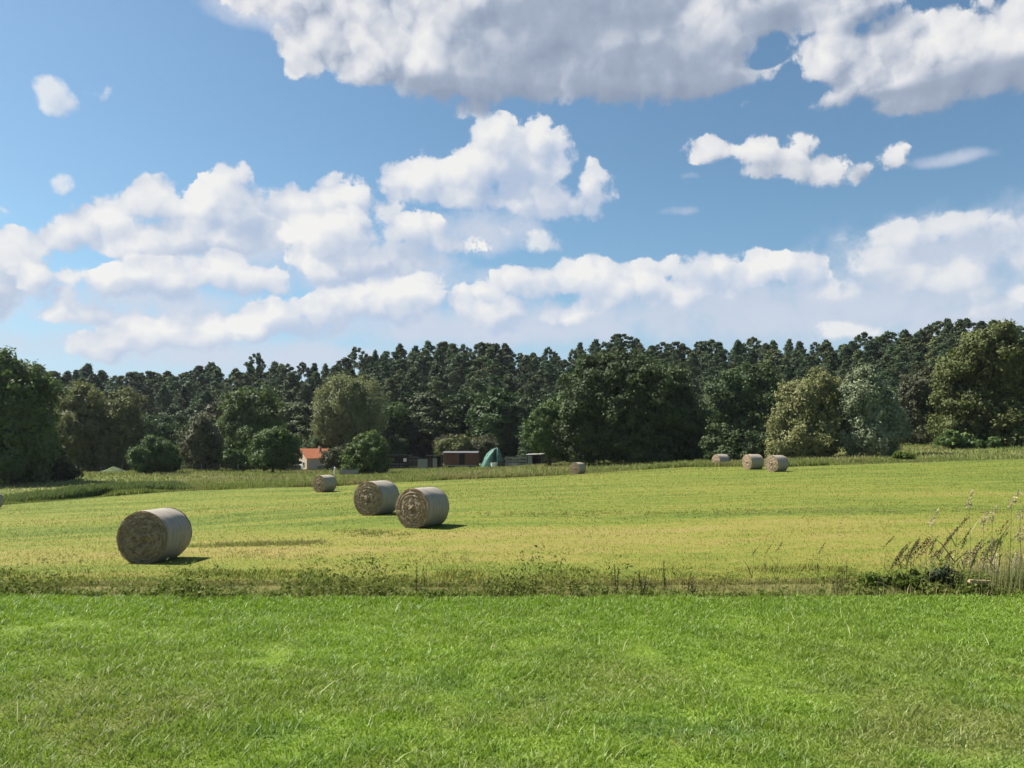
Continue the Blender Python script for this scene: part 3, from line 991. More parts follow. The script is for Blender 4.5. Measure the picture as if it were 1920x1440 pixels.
# sheds left of the wagon
g = empty('field_shed', place(742, 141), R(3)); tag(g, 'black open fronted shed with thin grey roof edge beside the dark green tree', 'shed')
mb = MB(); mb.box(0, 1.1, 1.1, 4.6, .1, 2.2); mb.box(-2.25, 0, 1.1, .1, 2.1, 2.2); mb.box(2.25, 0, 1.0, .1, 2.1, 2.0); mb.build('wall', wood_dark, g)
mb = MB(); mb.slab([(-2.7, -1.4, 2.62), (2.6, -1.4, 2.5), (2.6, 1.4, 2.2), (-2.7, 1.4, 2.3)], .09); mb.build('roof', metal_grey, g)
for xx in (-2.2, -.7, .8, 2.2): MB().box(xx, -1.2, 1.22, .12, .12, 2.42).build('post', wood_dark, g)
mb = MB(); mb.box(0, -.9, .45, 4.2, .08, .12); mb.box(0, -.9, .85, 4.2, .08, .12); mb.build('rail', wood_grey, g)
g = empty('white_bucket', (*place(759.5, 139.2)[:2], place(759.5, 139.2)[2])); tag(g, 'small white square tank standing on blocks before the black open shed', 'tank')
MB().box(0, 0, 1.55, .5, .4, .55).build('tank', white_paint, g); mb = MB(); mb.box(-.18, 0, .64, .1, .35, 1.28); mb.box(.18, 0, .64, .1, .35, 1.28); mb.build('stand', wood_dark, g)
g = empty('low_shed', place(773, 140)); tag(g, 'low dark plank pen joining the black shed and the white door panel', 'shed')
mb = MB()
for k in range(7): mb.box(0, 0, .2 + k * .26, 2.6, .06, .2)
mb.build('plank_wall', wood_dark, g); MB().box(0, .5, 1.98, 2.7, 1.2, .06, 0).build('roof', metal_grey, g)
for xx in (-1.2, 0, 1.2): MB().box(xx, .06, .95, .1, .08, 1.9).build('post', wood_dark, g)
g = empty('door_panel', place(792.5, 134), R(-6)); tag(g, 'grey white upright door panel leaning beside the dark plank pen', 'panel')
MB().box(0, 0, .86, 1.65, .07, 1.72).build('panel', wood_grey, g)
mb = MB(); mb.box(0, -.05, .15, 1.65, .04, .12); mb.box(0, -.05, 1.6, 1.65, .04, .12); mb.box(0, -.05, .86, .1, .04, 1.4); mb.build('batten', wood_grey, g)
g = empty('tool_shed', place(816, 137), R(-4)); tag(g, 'narrow dark shed with pale door between door panel and wagon', 'shed')
mb = MB(); mb.box(0, .9, 1.0, 2.3, .08, 2.0); mb.box(-1.12, 0, 1.05, .08, 1.8, 2.1); mb.box(1.12, 0, 1.05, .08, 1.8, 2.1); mb.box(-.75, -.88, 1.05, .66, .07, 2.1); mb.build('wall', wood_dark, g)
mb = MB(); mb.slab([(-1.4, -1.15, 2.2), (1.4, -1.15, 2.42), (1.4, 1.15, 2.42), (-1.4, 1.15, 2.2)], .08); mb.build('roof', wood_grey, g)
d_ = MB().box(.12, -.9, .9, .75, .06, 1.7).build('door', wood_grey, g)
MB().box(.38, -.95, .95, .05, .05, .12).build('handle', metal_grey, d_)

# tarpaulin heap
Yt = 133
g = empty('tarpaulin_heap', place(929, Yt)); tag(g, 'green tarpaulin draped over tall poles like a tent', 'tarpaulin')
na, nr = 96, 26
t = np.linspace(0, 2 * PI, na, endpoint=False)
V = []
for k in range(nr + 1):
    q = k / nr
    rx = 1.9 + .65 * np.cos(t - PI) + .16 * np.sin(9 * t + 1) + .13 * np.sin(17 * t) + .3 * (vnoise(np.cos(t) * 2 + 7, np.sin(t) * 2) - .5)
    ry = 1.3 + .12 * np.sin(7 * t)
    x = .25 * (1 - q) + q * rx * np.cos(t); y = q * ry * np.sin(t)
    z = 3.3 * (1 - q ** 1.9) + .16 * np.sin(6 * t + 5 * q) * q * (1 - q) * 3 + .5 * q * (fbm(x * 1.3, y * 1.3 + 3, 3) - .5)
    shoulder = 2.5 * np.exp(-(((x + 1.35) / .7) ** 2 + (y / .9) ** 2))
    z = np.maximum(z, shoulder * (1 - q ** 6) + .02)
    V.append(np.c_[x, y, np.maximum(z, .02)])
V = np.concatenate(V); F = []
for k in range(nr):
    for a in range(na):
        ta = (t[a] + PI / na) % (2 * PI)
        if k > 5 and abs(ta - 1.5 * PI + .15) < .26: continue
        F.append((k * na + a, k * na + (a + 1) % na, (k + 1) * na + (a + 1) % na, (k + 1) * na + a))
me = np_mesh('tarpaulin', V, np.array(F), tarp_m, smooth=True)
o_ = link('tarpaulin', me, g)
md = o_.modifiers.new('th', 'SOLIDIFY'); md.thickness = .03
mb = MB()
for k, (xx, yy) in enumerate(((-.9, -.5), (1.0, -.5), (.2, .9), (-.9, .6))): MB().tube([(xx, yy, 0), (.25 + .08 * xx, .1 * yy, 3.45)], [.06, .045], 7).build('pole', wood_grey, g)
g = empty('white_tub', place(926.5, 128), R(8)); tag(g, 'small white tub on the grass before the green tarpaulin', 'tub')
mb = MB(); mb.tube([(0, 0, .15), (0, 0, .2), (0, 0, .8), (0, 0, .86)], [.40, .46, .56, .6], 18); mb.build('tub', white_paint, g)
for xx in (-.3, .3): MB().box(xx, 0, .08, .1, .6, .16).build('skid', wood_dark, g)
g = empty('dark_crate', place(940.5, 128), R(-5)); tag(g, 'dark slatted crate beside the small white tub', 'crate')
mb = MB()
for k in range(4):
    mb.box(0, -.4, .14 + k * .24, 1.1, .04, .18); mb.box(0, .4, .14 + k * .24, 1.1, .04, .18)
    mb.box(-.53, 0, .14 + k * .24, .04, .78, .18); mb.box(.53, 0, .14 + k * .24, .04, .78, .18)
mb.build('slats', wood_dark, g)
g = empty('plank_fence', place(968, 136), R(4)); tag(g, 'pale sagging plank fence between the tarpaulin and the little hut', 'fence')
mb = MB()
for k in range(3): mb.box(0, 0, .55 + k * .55, 3.6, .05, .30, 0, .01 * (k - 1))
mb.build('planks', wood_grey, g)
for xx in (-1.7, -.6, .6, 1.7): MB().box(xx, .06, .95, .1, .1, 1.9).build('post', wood_grey, g)
g = empty('timber_pile', place(957, 133), R(-12)); tag(g, 'grey heap of timber beams in front of the pale plank fence', 'timber pile')
mb = MB(); rr_ = random.Random(4)
for row in range(4):
    for k in range(6 - row): mb.box(rr_.uniform(-.15, .15), -.5 + .22 * k + .11 * row, .12 + .2 * row, 2.6, .18, .17, rr_.uniform(-.04, .04))
mb.build('beams', wood_grey, g)
g = empty('little_hut', place(1004, 130), R(-14)); tag(g, 'little hut with pale side wall and pitch dark front under the oak', 'hut')
mb = MB(); mb.box(-1.1, 0, .85, .08, 1.7, 1.7); mb.box(1.1, 0, .85, .08, 1.7, 1.7); mb.box(0, .86, .85, 2.1, .08, 1.7); mb.build('wall', wood_dark, g)
MB().box(-.72, -.86, .85, .72, .07, 1.7).build('front_panel', wood_grey, g)
mb = MB(); mb.slab([(-1.4, -1.15, 1.85), (1.35, -1.15, 1.95), (1.35, 1.15, 2.1), (-1.4, 1.15, 2.0)], .09); mb.build('roof', wood_grey, g)
g = empty('small_barn', place(1092, 118), R(-30)); tag(g, 'low gabled shelter with pale end half hidden behind the brown bale', 'shelter')
V = [(-1, -1.6, 0), (1, -1.6, 0), (1, -1.6, .9), (0, -1.6, 1.8), (-1, -1.6, .9), (-1, 1.6, 0), (1, 1.6, 0), (1, 1.6, .9), (0, 1.6, 1.8), (-1, 1.6, .9)]
MB().add(V, [(9, 8, 7, 6, 5), (0, 1, 2, 3, 4), (1, 6, 7, 2), (5, 0, 4, 9)]).build('wall', wood_grey, g)
mb = MB()
mb.slab([(0, 1.8, 1.92), (0, -1.8, 1.92), (1.2, -1.8, .84), (1.2, 1.8, .84)][::-1], .08); mb.slab([(0, -1.8, 1.92), (0, 1.8, 1.92), (-1.2, 1.8, .84), (-1.2, -1.8, .84)][::-1], .08)
mb.build('roof', wood_dark, g)
# pasture fence on the far side of the reed bed
xs = np.linspace(P(20, 845, 100)[0], P(480, 845, 118)[0], 13); ys = np.linspace(100, 118, 13)
g = empty('pasture_fence', (xs[0], ys[0], Hs(xs[0], ys[0]))); tag(g, 'thin grey wire fence on wooden posts behind the reed bed', 'fence')
tops = []
for xx, yy in zip(xs, ys):
    z = Hs(xx, yy) - Hs(xs[0], ys[0]); q = (xx - xs[0], yy - ys[0])
    MB().tube([(*q, z - .2), (*q, z + 1.25)], [.055, .045], 6).build('post', wood_grey, g)
    tops.append((q, z))
mb = MB()
for hz in (.5, .85, 1.15): mb.tube([(*q, z + hz) for q, z in tops], [.006] * len(tops), 4)
mb.build('wire', metal_grey, g)
# mound
mx, my, mz = place(214, 122)
n = 40; V = []; F = []
for i in range(n + 1):
    for j in range(n + 1):
        u, v = i / n * 2 - 1, j / n * 2 - 1
        d = math.hypot(u, v)
        x, y = mx + u * 2.4, my + v * 2.0
        V.append((x, y, Hs(x, y) - .12 + 1.05 * max(0, 1 - d) ** .9 * (1 if d < 1 else 0) + .12 * (vnoise(x * 2, y * 2) - .5)))
for i in range(n):
    for j in range(n): F.append((i * (n + 1) + j, (i + 1) * (n + 1) + j, (i + 1) * (n + 1) + j + 1, i * (n + 1) + j + 1))
tag(link('mound', np_mesh('mound', V, np.array(F), plain_mat('mound_turf', (.07, .10, .03), .95, .45, 3), smooth=True)), 'low grassy earth mound at the forest foot', 'mound', kind='structure')

# ------------------------------------------------------------------ grass and ground cover
def stuff(name, V, F, per, mat, r, label, cat, rnd=None):
    n = len(V) // per
    a = r.random(n) if rnd is None else rnd
    o = link(name, np_mesh(name, V, F, mat, np.repeat(a, per)))
    return tag(o, label, cat, kind='stuff')


def fan(r, n, y0, y1, k, pw, margin=1.2):
    y = y0 + (y1 - y0) * r.random(n) ** pw
    # density along y follows a power; x across the visible width
    x = (r.random(n) * 2 - 1) * (k * y + margin)
    return x, y


r = np.random.default_rng(21)
n = 470000
x, y = fan(r, n, 2.6, 9.75, .70, .85)
m = 190000                                  # the meadow goes on to both sides, and a little behind the viewer
ys = r.uniform(-1.5, 9.75, m); xs = r.choice((-1, 1), m) * (np.maximum(.7 * ys + .85, 0) + 5.5 * r.random(m))
x = np.r_[x, xs]; y = np.r_[y, ys]; n += m
z = H(x, y)
patch = fbm(x * 1.1, y * 1.1, 4); tuft = fbm(x * 4.5 + 9, y * 4.5, 3)
hgt = (.020 + .022 * sstep(.3, .75, tuft) + .012 * patch) * r.uniform(.5, 1.35, n)
lean_a = r.uniform(0, 2 * PI, n)
ll = hgt * r.uniform(.3, 1.5, n)
V, F, per = blades(np.c_[x, y, z - .01], hgt, r.uniform(.0032, .0065, n) * (1 + .07 * y), np.c_[np.cos(lean_a) * ll, np.sin(lean_a) * ll], r)
stuff('meadow_grass', V, F, per, M_blade, r, 'dense bright green blades of the short meadow', 'grass')
# longer straggling stems
n = 700
x, y = fan(r, n, 3.6, 9.4, .70, .8)
hgt = r.uniform(.05, .13, n); an = r.uniform(0, 2 * PI, n); ll = hgt * r.uniform(.5, 1.6, n)
V, F, per = blades(np.c_[x, y, H(x, y) + .02], hgt * .8, r.uniform(.004, .007, n), np.c_[np.cos(an) * ll, np.sin(an) * ll], r)
stuff('meadow_stems', V, F, per, M_blade, r, 'pale longer stems sticking out of the short meadow', 'grass', rnd=np.where(r.random(n) < .45, 1.0, .9 * r.random(n)))

n = 230000
y = 16.2 + 66 * r.random(n) ** 2.3; x = (r.random(n) * 2 - 1) * (.72 * y + 4)
hgt = r.uniform(.012, .042, n) * (.6 + 1.0 * fbm(x * .5, y * .9, 3)) * (1 + .006 * y); an = r.uniform(0, 2 * PI, n); ll = hgt * r.uniform(.2, 1.3, n)
V, F, per = blades(np.c_[x, y, H(x, y) - .005], hgt, r.uniform(.008, .016, n) * (y / 18), np.c_[np.cos(an) * ll, np.sin(an) * ll], r, two=False)
stuff('field_stubble', V, F, per, M_stub, r, 'short yellow green stubble of the mown hay field', 'stubble')
# regrown tufts and leftover swath lines in the field
n = 0; Vs = []
for (px0, py0, px1, py1, cnt, w_, hh) in ((390, 1024, 600, 1019, 230, .5, .07), (650, 996, 760, 1004, 110, .8, .05), (900, 966, 1900, 958, 500, 1.4, .035), (400, 1040, 900, 1046, 120, 1.2, .04)):
    Y0 = (CAMZ - 1.05 + 2.0) / ((py0 - 845) / FPX)
    def ysolve(px, py):
        lo, hi = 16.6, 80
        for _ in range(40):
            m_ = (lo + hi) / 2
            if P(px, py, m_)[2] > Hs(P(px, py, m_)[0], m_): lo = m_
            else: hi = m_
        return lo
    ya, yb = ysolve(px0, py0), ysolve(px1, py1)
    t_ = r.random(cnt); pxs = px0 + (px1 - px0) * t_; yy = ya + (yb - ya) * t_ + r.normal(size=cnt) * w_ * .5
    xx = (pxs - 960) / FPX * yy + r.normal(size=cnt) * .3
    k = 9
    bx = np.repeat(xx, k) + r.normal(size=cnt * k) * .07; by = np.repeat(yy, k) + r.normal(size=cnt * k) * .07
    Vs.append(np.c_[bx, by, H(bx, by), hh * r.uniform(.5, 1.4, cnt * k)])
Q = np.concatenate(Vs); n = len(Q); an = r.uniform(0, 2 * PI, n); ll = Q[:, 3] * r.uniform(.2, 1, n)
V, F, per = blades(Q[:, :3], Q[:, 3], r.uniform(.01, .02, n) * (Q[:, 1] / 18), np.c_[np.cos(an) * ll, np.sin(an) * ll], r, two=False)
stuff('field_tufts', V, F, per, F_edge, r, 'darker regrown tufts in lines on the mown field', 'grass')

# shaded undergrowth and the depth of the wood behind the trees one can tell apart
def wood_mass(name, rows, mat, leaf, lab, top_fn):
    r = np.random.default_rng(77)
    P_ = []; Nn = []
    for (Y, cnt) in rows:
        px = r.uniform(-140, 2060, cnt); yy = Y + r.normal(size=cnt) * 3
        x = (px - 960) / FPX * yy; zb = H(x, yy)
        zt = np.array([top_fn(a, Y) for a in px])
        z = zb + (zt - zb) * r.random(cnt) ** .8 * (.55 + .45 * fbm(px * .02, yy, 3))
        P_.append(np.c_[x, yy, z])
    p = np.concatenate(P_); n = len(p)
    ls = leaf * r.uniform(.6, 1.4, n)
    V, F = diamonds(p, unit(r.normal(size=p.shape) + np.array([-.2, -.3, .4])), ls, ls * .6, r)
    o = link(name, np_mesh(name, V, F, mat, np.repeat(r.random(n), 4)))
    tag(o, lab, 'undergrowth', kind='stuff')


wood_mass('forest_undergrowth', ((186, 26000), (200, 26000)), F_dark, .42, 'dark undergrowth filling the shade of the forest foot',
          lambda a, Y: P(a, 845, Y)[2] * 0 + CAMZ + (845 - np.interp(a, [0, 1000, 1920], [800, 785, 745])) / FPX * Y)
wood_mass('forest_depth', ((252, 45000),), F_pine, .6, 'dense dark wood seen between the pines',
          lambda a, Y: CAMZ + (845 - canopy(a) - 16) / FPX * Y)

# herbs along the far field edge
n = 90000
px = r.uniform(-80, 2000, n); back = r.gamma(1.4, 1.9, n)
y = edgeY(px) + back + .25; x = (px - 960) / FPX * y
dens = fbm(px * .012, back * .3, 3)
hgt = (.10 + .34 * sstep(.35, .7, dens)) * r.uniform(.35, 1.15, n) * np.interp(px, [0, 340, 560, 1060, 1300, 1600, 1700, 1920], [1.1, 1.0, .9, 1.0, 1.2, 1.0, .6, .5])
an = r.uniform(0, 2 * PI, n); ll = hgt * r.uniform(.1, .5, n)
V, F, per = blades(np.c_[x, y, H(x, y) - .03], hgt, r.uniform(.05, .13, n), np.c_[np.cos(an) * ll, np.sin(an) * ll], r, two=False)
stuff('edge_weeds', V, F, per, F_edge, r, 'rough weeds and tall grass along the far edge of the hay field', 'weeds')
n = 32000
px = np.clip(r.normal(190, 110, n), 0, 372); back = r.uniform(0.4, 9, n)
y = edgeY(px) + back + .9; x = (px - 960) / FPX * y
top = np.interp(px, [0, 60, 130, 200, 330, 372], [.4, .55, .8, .9, .65, .2])
hgt = top * r.uniform(.45, 1.1, n) * (.7 + .6 * fbm(x * .8, y * .8, 2)); an = r.normal(size=n) * .8; ll = hgt * r.uniform(.05, .35, n)
V, F, per = blades(np.c_[x, y, H(x, y) - .03], hgt, r.uniform(.05, .12, n), np.c_[np.cos(an) * ll, np.sin(an) * ll], r)
stuff('reed_bed', V, F, per, F_nettle, r, 'dark green reed bed along the lower field edge', 'reeds')
n = 110000
px = r.uniform(-100, 2020, n); y = 66 + 85 * r.random(n) ** .8; m_ = y > edgeY(px) + 2
px, y = px[m_], y[m_]; n = len(px); x = (px - 960) / FPX * y
hgt = (.12 + .4 * fbm(x * .25, y * .25, 3)) * r.uniform(.4, 1.2, n); an = r.uniform(0, 2 * PI, n); ll = hgt * r.uniform(.1, .5, n)
V, F, per = blades(np.c_[x, y, H(x, y) - .03], hgt, r.uniform(.07, .18, n), np.c_[np.cos(an) * ll, np.sin(an) * ll], r, two=False)
stuff('pasture_grass', V, F, per, F_past, r, 'uneven tall grass of the pasture before the forest', 'grass')

# ditch weeds
n = 5000
x = r.uniform(-12, 12, n); y = 9.62 + 1.3 * r.random(n) ** 1.3 - .75 * np.clip(fbm(x * .7 + 11, x * 0 + 2.5, 3) - .47, 0, 1) * 2.2 * r.random(n)
zb = H(x, y)
pr = 960 + x / y * FPX
hump = fbm(x * 1.3 + 3, y * .3, 3)
topz = -.055 + .23 * sstep(.42, .66, hump) + np.interp(pr, [0, 500, 900, 1300, 1500, 1700, 1920], [.02, .03, .04, .0, -.02, .06, .12])
topz = topz + np.clip(y - 10.2, 0, 1) * .02
hgt = np.maximum(.08, (topz - zb)) * r.uniform(.55, 1.1, n)
k = 16
tt = np.repeat(r.random(n * 1), k) * 0 + r.random(n * k)
bx, by, bz, bh = (np.repeat(q, k) for q in (x, y, zb, hgt))
sway = np.repeat(r.normal(size=(n, 2)) * .12, k, axis=0)
frac = 1 - (tt ** 1.6) * np.minimum(1, .4 / bh)
p = np.c_[bx + sway[:, 0] * frac * bh + r.normal(size=n * k) * .035, by + sway[:, 1] * frac * bh + r.normal(size=n * k) * .035, bz + bh * frac]
nr = unit(r.normal(size=p.shape) + np.array([-.2, 0, .8]))
ls = r.uniform(.014, .038, n * k)
V, F = diamonds(p, nr, ls, ls * r.uniform(.2, .5, n * k), r)
rn = np.repeat(np.clip(.7 * np.repeat(r.random(n), k) + .3 * r.random(n * k), 0, 1), 4)
o = link('ditch_weeds', np_mesh('ditch_weeds', V, F, F_weed, rn)); tag(o, 'tangle of leafy weeds along the ditch lip', 'weeds', kind='stuff')
n = 8600
x = r.uniform(-12, 12, n); y = 9.55 + 1.2 * r.random(n); zb = H(x, y); pr = 960 + x / y * FPX
topz = -.04 + .12 * r.random(n) ** 2 + np.interp(pr, [0, 1300, 1600, 1920], [0, 0, .06, .22]) * r.random(n)
hgt = np.maximum(.1, topz - zb); an = r.normal(size=n) * .9; ll = hgt * r.uniform(.05, .35, n)
V, F, per = blades(np.c_[x, y, zb], hgt, r.uniform(.006, .014, n), np.c_[np.cos(an) * ll, np.sin(an) * ll], r)
stuff('ditch_grass', V, F, per, F_edge, r, 'long coarse grass standing among the ditch weeds', 'grass')
n = 60000
x = r.uniform(-17, 17, n); y = r.uniform(13.6, 17.8, n); zb = H(x, y)
hgt = r.uniform(.03, .10, n) * (.4 + 1.0 * sstep(.42, .72, fbm(x * .9, y * .8, 3))); an = r.normal(size=n) * .9; ll = hgt * r.uniform(.1, .6, n)
V, F, per = blades(np.c_[x, y, zb - .02], hgt, r.uniform(.008, .018, n), np.c_[np.cos(an) * ll, np.sin(an) * ll], r)
stuff('bank_grass', V, F, per, M_stub, r, 'yellowing grass on the far bank of the ditch', 'grass')


n = 5000
px = 1950 - np.abs(r.normal(0, 230, n)); y = r.uniform(9.75, 11.6, n); x = (px - 960) / FPX * y; zb = H(x, y)
py = np.interp(px, [1380, 1500, 1600, 1700, 1800, 1880, 1940], [1100, 1090, 1080, 1064, 1048, 1030, 1018]) + np.abs(r.normal(0, 34, n))
topz = CAMZ - (py - 845) / FPX * y
hgt = np.maximum(.12, topz - zb); an = r.normal(size=n) * .8; ll = hgt * r.uniform(.02, .2, n)
V, F, per = blades(np.c_[x, y, zb - .02], hgt, r.uniform(.003, .008, n), np.c_[np.cos(an) * ll, np.sin(an) * ll], r)
stuff('reed_undergrowth', V, F, per, F_thick, r, 'fine tan and green stalks filling the reed thicket at the ditch', 'reeds')


# individual plants at the ditch
def herb_proto(seed, hgt, brown, dense):
    r = np.random.default_rng(seed)
    st = MB(); heads = []; lv = []
    for k in range(dense):
        a = r.uniform(0, 2 * PI); sp = r.uniform(.05, .22) * hgt
        tip = np.array([math.cos(a) * sp + .06 * hgt, math.sin(a) * sp, hgt * r.uniform(.75, 1.0)])
        b = np.array([r.normal() * .02, r.normal() * .02, -.05])
        mid = b * .5 + tip * .5 + np.array([-.02, 0, .04]) * hgt
        st.tube([b, mid, tip], [.006, .005, .003], 5)
        m = 60
        t = r.uniform(.62, 1.0, m)[:, None]
        heads.append(b + (tip - b) * t + r.normal(size=(m, 3)) * .018 * np.array([1, 1, 1.3]))
        m = 16
        t = r.uniform(.15, .75, m)[:, None]
        lv.append(b + (tip - b) * t + r.normal(size=(m, 3)) * .05)
    hd = np.concatenate(heads); lf = np.concatenate(lv)
    ls = r.uniform(.008, .02, len(hd))
    V, F = diamonds(hd, unit(r.normal(size=hd.shape)), ls, ls * .6, r)
    hm = np_mesh('seed_head', V, F, F_seed if brown else F_weedd, np.repeat(r.random(len(hd)), 4))
    ls = r.uniform(.03, .075, len(lf))
    V, F = diamonds(lf, unit(r.normal(size=lf.shape) + np.array([0, 0, .6])), ls, ls * .3, r)
    lm = np_mesh('leaves', V, F, F_weed if not brown else F_weedd, np.repeat(r.random(len(lf)), 4))
    return st.mesh('stem', F_weedd), hm, lm


herbs = [herb_proto(300 + i, 1.0, i % 2 == 0, 3 + i % 3) for i in range(4)]


def put_herb(px, py_top, Y, k, label, s_w=1.0, group=None):
    top = P(px, py_top, Y)
    zb = Hs(top[0], Y)
    h_ = top[2] - zb
    g = empty('tall_weed', (top[0], Y, zb), random.uniform(0, 6.28)); g.scale = (h_ * s_w, h_ * s_w, h_)
    tag(g, label, 'weed', group)
    for nm, me in zip(('stem', 'seed_head', 'leaves'), herbs[k]): link(nm, me, g)


put_herb(783, 1050, 9.9, 1, 'tall forked green weed rising below the front bale of the pair', .55)
put_herb(800, 1058, 9.9, 3, 'shorter stem next to the tall forked green weed', .5)
put_herb(912, 1058, 10.0, 0, 'rust brown dock seed head above the middle of the weeds', .4)
put_herb(930, 1078, 9.9, 1, 'broad dark leafy weed beside the rust brown dock', .8)
put_herb(1155, 1052, 10.0, 2, 'single upright dark brown dock spike', .4)
put_herb(1248, 1048, 10.0, 3, 'thin leaning weed with sparse brownish head', .4)
put_herb(1285, 1064, 9.9, 0, 'dark ragged dock beside the thin leaning weed', .6)
put_herb(1300, 1070, 9.9, 2, 'low forked dock at the end of the dark clump', .5)
put_herb(1180, 1072, 9.85, 0, 'dark bushy dock clump, densest brown plant of the weeds', 1.1)
put_herb(1205, 1070, 9.85, 2, 'brown dock clump merging into the densest brown plant', 1.0)
put_herb(1222, 1080, 9.8, 0, 'low brown weed on the ditch lip right after the dark clump', .9)
put_herb(300, 1082, 9.9, 1, 'low leafy weed below the nearest bale', .9)
put_herb(440, 1086, 9.85, 3, 'low weed between the nearest bale and the paired bales', .9)
put_herb(110, 1088, 9.9, 1, 'bushy dark weed near the start of the weed strip', 1.1)
put_herb(30, 1094, 9.85, 3, 'dark low weed at the very start of the weed strip', 1.2)
put_herb(640, 1076, 9.9, 1, 'leafy weed with yellowish blades under the paired bales', .8)
put_herb(1000, 1086, 9.85, 3, 'low green weed in the middle gap of the weed strip', .8)
put_herb(1075, 1080, 9.85, 1, 'upright green weed standing before the single dock spike', .7)
put_herb(1565, 1060, 10.0, 0, 'brown stalk weed in front of the first leaning reeds', .45)
put_herb(1580, 1052, 10.1, 2, 'second brown stalk weed in front of the first leaning reeds', .4)


def reed_proto(seed, pale, tall=1.0):
    r = np.random.default_rng(seed)
    lean = r.uniform(.06, .18) if not pale else r.uniform(-.03, .08)
    st = MB()
    pts = [(lean * t * t, r.normal() * .006, t * tall) for t in (0, .25, .5, .75, 1.0)]
    st.tube(pts, [.0026, .0024, .002, .0016, .001], 5)
    nl = r.integers(5, 9)
    b = []; hh = []; ww = []; le = []
    for k in range(nl):
        t = r.uniform(.35, .92)
        b.append((lean * t * t, 0, t)); ln = r.uniform(.10, .22) * (1 if pale else 1.25)
        s = r.uniform(.3, 1.0); a = r.normal() * .7 + (0 if r.random() < .75 else PI)
        hh.append(ln * r.uniform(.2, .95)); ww.append(r.uniform(.004, .008) * (1 if pale else 1.7)); le.append((math.cos(a) * ln * s, math.sin(a) * ln * .5))
    V, F, per = blades(np.array(b), np.array(hh), np.array(ww), np.array(le), r, bend=.45)
    lm = np_mesh('reed_leaf', V, F, F_straw if pale else F_reed, np.repeat(r.random(nl), per))
    m = 90
    t = r.random(m)
    d = np.array([lean * .8 + .04, 0, .10]) * (1.0 if not pale else .7)
    p = np.array(pts[-1]) - d * .35 + d * t[:, None] * 1.0 + r.normal(size=(m, 3)) * .006 * (1.1 - .7 * t)[:, None]
    ls = r.uniform(.004, .011, m)
    V, F = diamonds(p, unit(r.normal(size=p.shape)), ls, ls * .3, r)
    pm = np_mesh('plume', V, F, F_plume if pale else (F_weedd if seed % 2 else F_seed), np.repeat(r.random(m), 4))
    return st.mesh('stem', F_straw if pale else F_reed), lm, pm


reeds_g = [reed_proto(400 + i, False) for i in range(5)]
reeds_p = [reed_proto(420 + i, True) for i in range(5)]


def put_reed(px, py, Y, pale, label, group=None, plume=True, rz=None):
    top = P(px, py, Y)
    protos = reeds_p if pale else reeds_g
    zb = Hs(top[0], Y); h_ = top[2] - zb
    g = empty('reed', (top[0] - (.15 if not pale else .04) * h_, Y, zb - .03), random.uniform(-.5, .5) if rz is None else rz)
    g.scale = (h_ * .8, h_ * .8, h_)
    tag(g, label, 'reed', group)
    a, b, c = random.choice(protos)
    link('stem', a, g); link('reed_leaf', b, g)
    if plume: link('plume', c, g)


for px, py, Y, lab in ((1428, 1030, 10.2, 'first thin dark reed leaning over the field'), (1453, 1028, 10.2, 'upright thin reed next to the first leaning reed'),
                       (1476, 1024, 10.3, 'thin bent reed, third in the sparse row before the thicket'), (1555, 1028, 10.4, 'drooping reed with heavy brown head'),
                       (1677, 1014, 10.4, 'slender single reed leaning toward the thicket'), (1818, 985, 10.8, 'tallest dark reed of the leaning bunch'),
                       (1806, 1000, 10.6, 'dark leaning reed just under the tallest one'), (1902, 990, 10.6, 'dark leaning reed close to the pale stalks')):
    put_reed(px, py, Y, False, lab)
for k in range(30):
    px = random.choice((random.gauss(1735, 28), random.gauss(1800, 24), random.uniform(1690, 1930), random.uniform(1820, 1935)))
    put_reed(px, random.uniform(1018, 1066) - max(0, px - 1760) * .12, random.uniform(10.0, 11.6), False, 'green leaning reed in the reed thicket by the ditch', 'green reeds of the thicket')
for k in range(96):
    px = 1960 - abs(random.gauss(0, 85))
    if px < 1690: continue
    put_reed(px, random.uniform(1005, 1074) - max(0, px - 1850) * .12, random.uniform(9.9, 11.8), True, 'pale dry reed stalk in the thicket at the picture edge', 'dry reed stalks of the thicket', plume=random.random() < .2)
for px, py, lab in ((1893, 938, 'tallest pale reed with a white feathery plume'), (1918, 960, 'pale plumed reed at the very edge of the picture'), (1830, 938, 'thin pale reed plume standing free against the green field'),
                    (1752, 972, 'short pale plume standing alone over the leaning reeds'), (1864, 965, 'thin pale reed between the two tallest plumes'), (1850, 975, 'faint dry reed beside the thin pale reed')):
    put_reed(px, py, 11.2, True, lab)
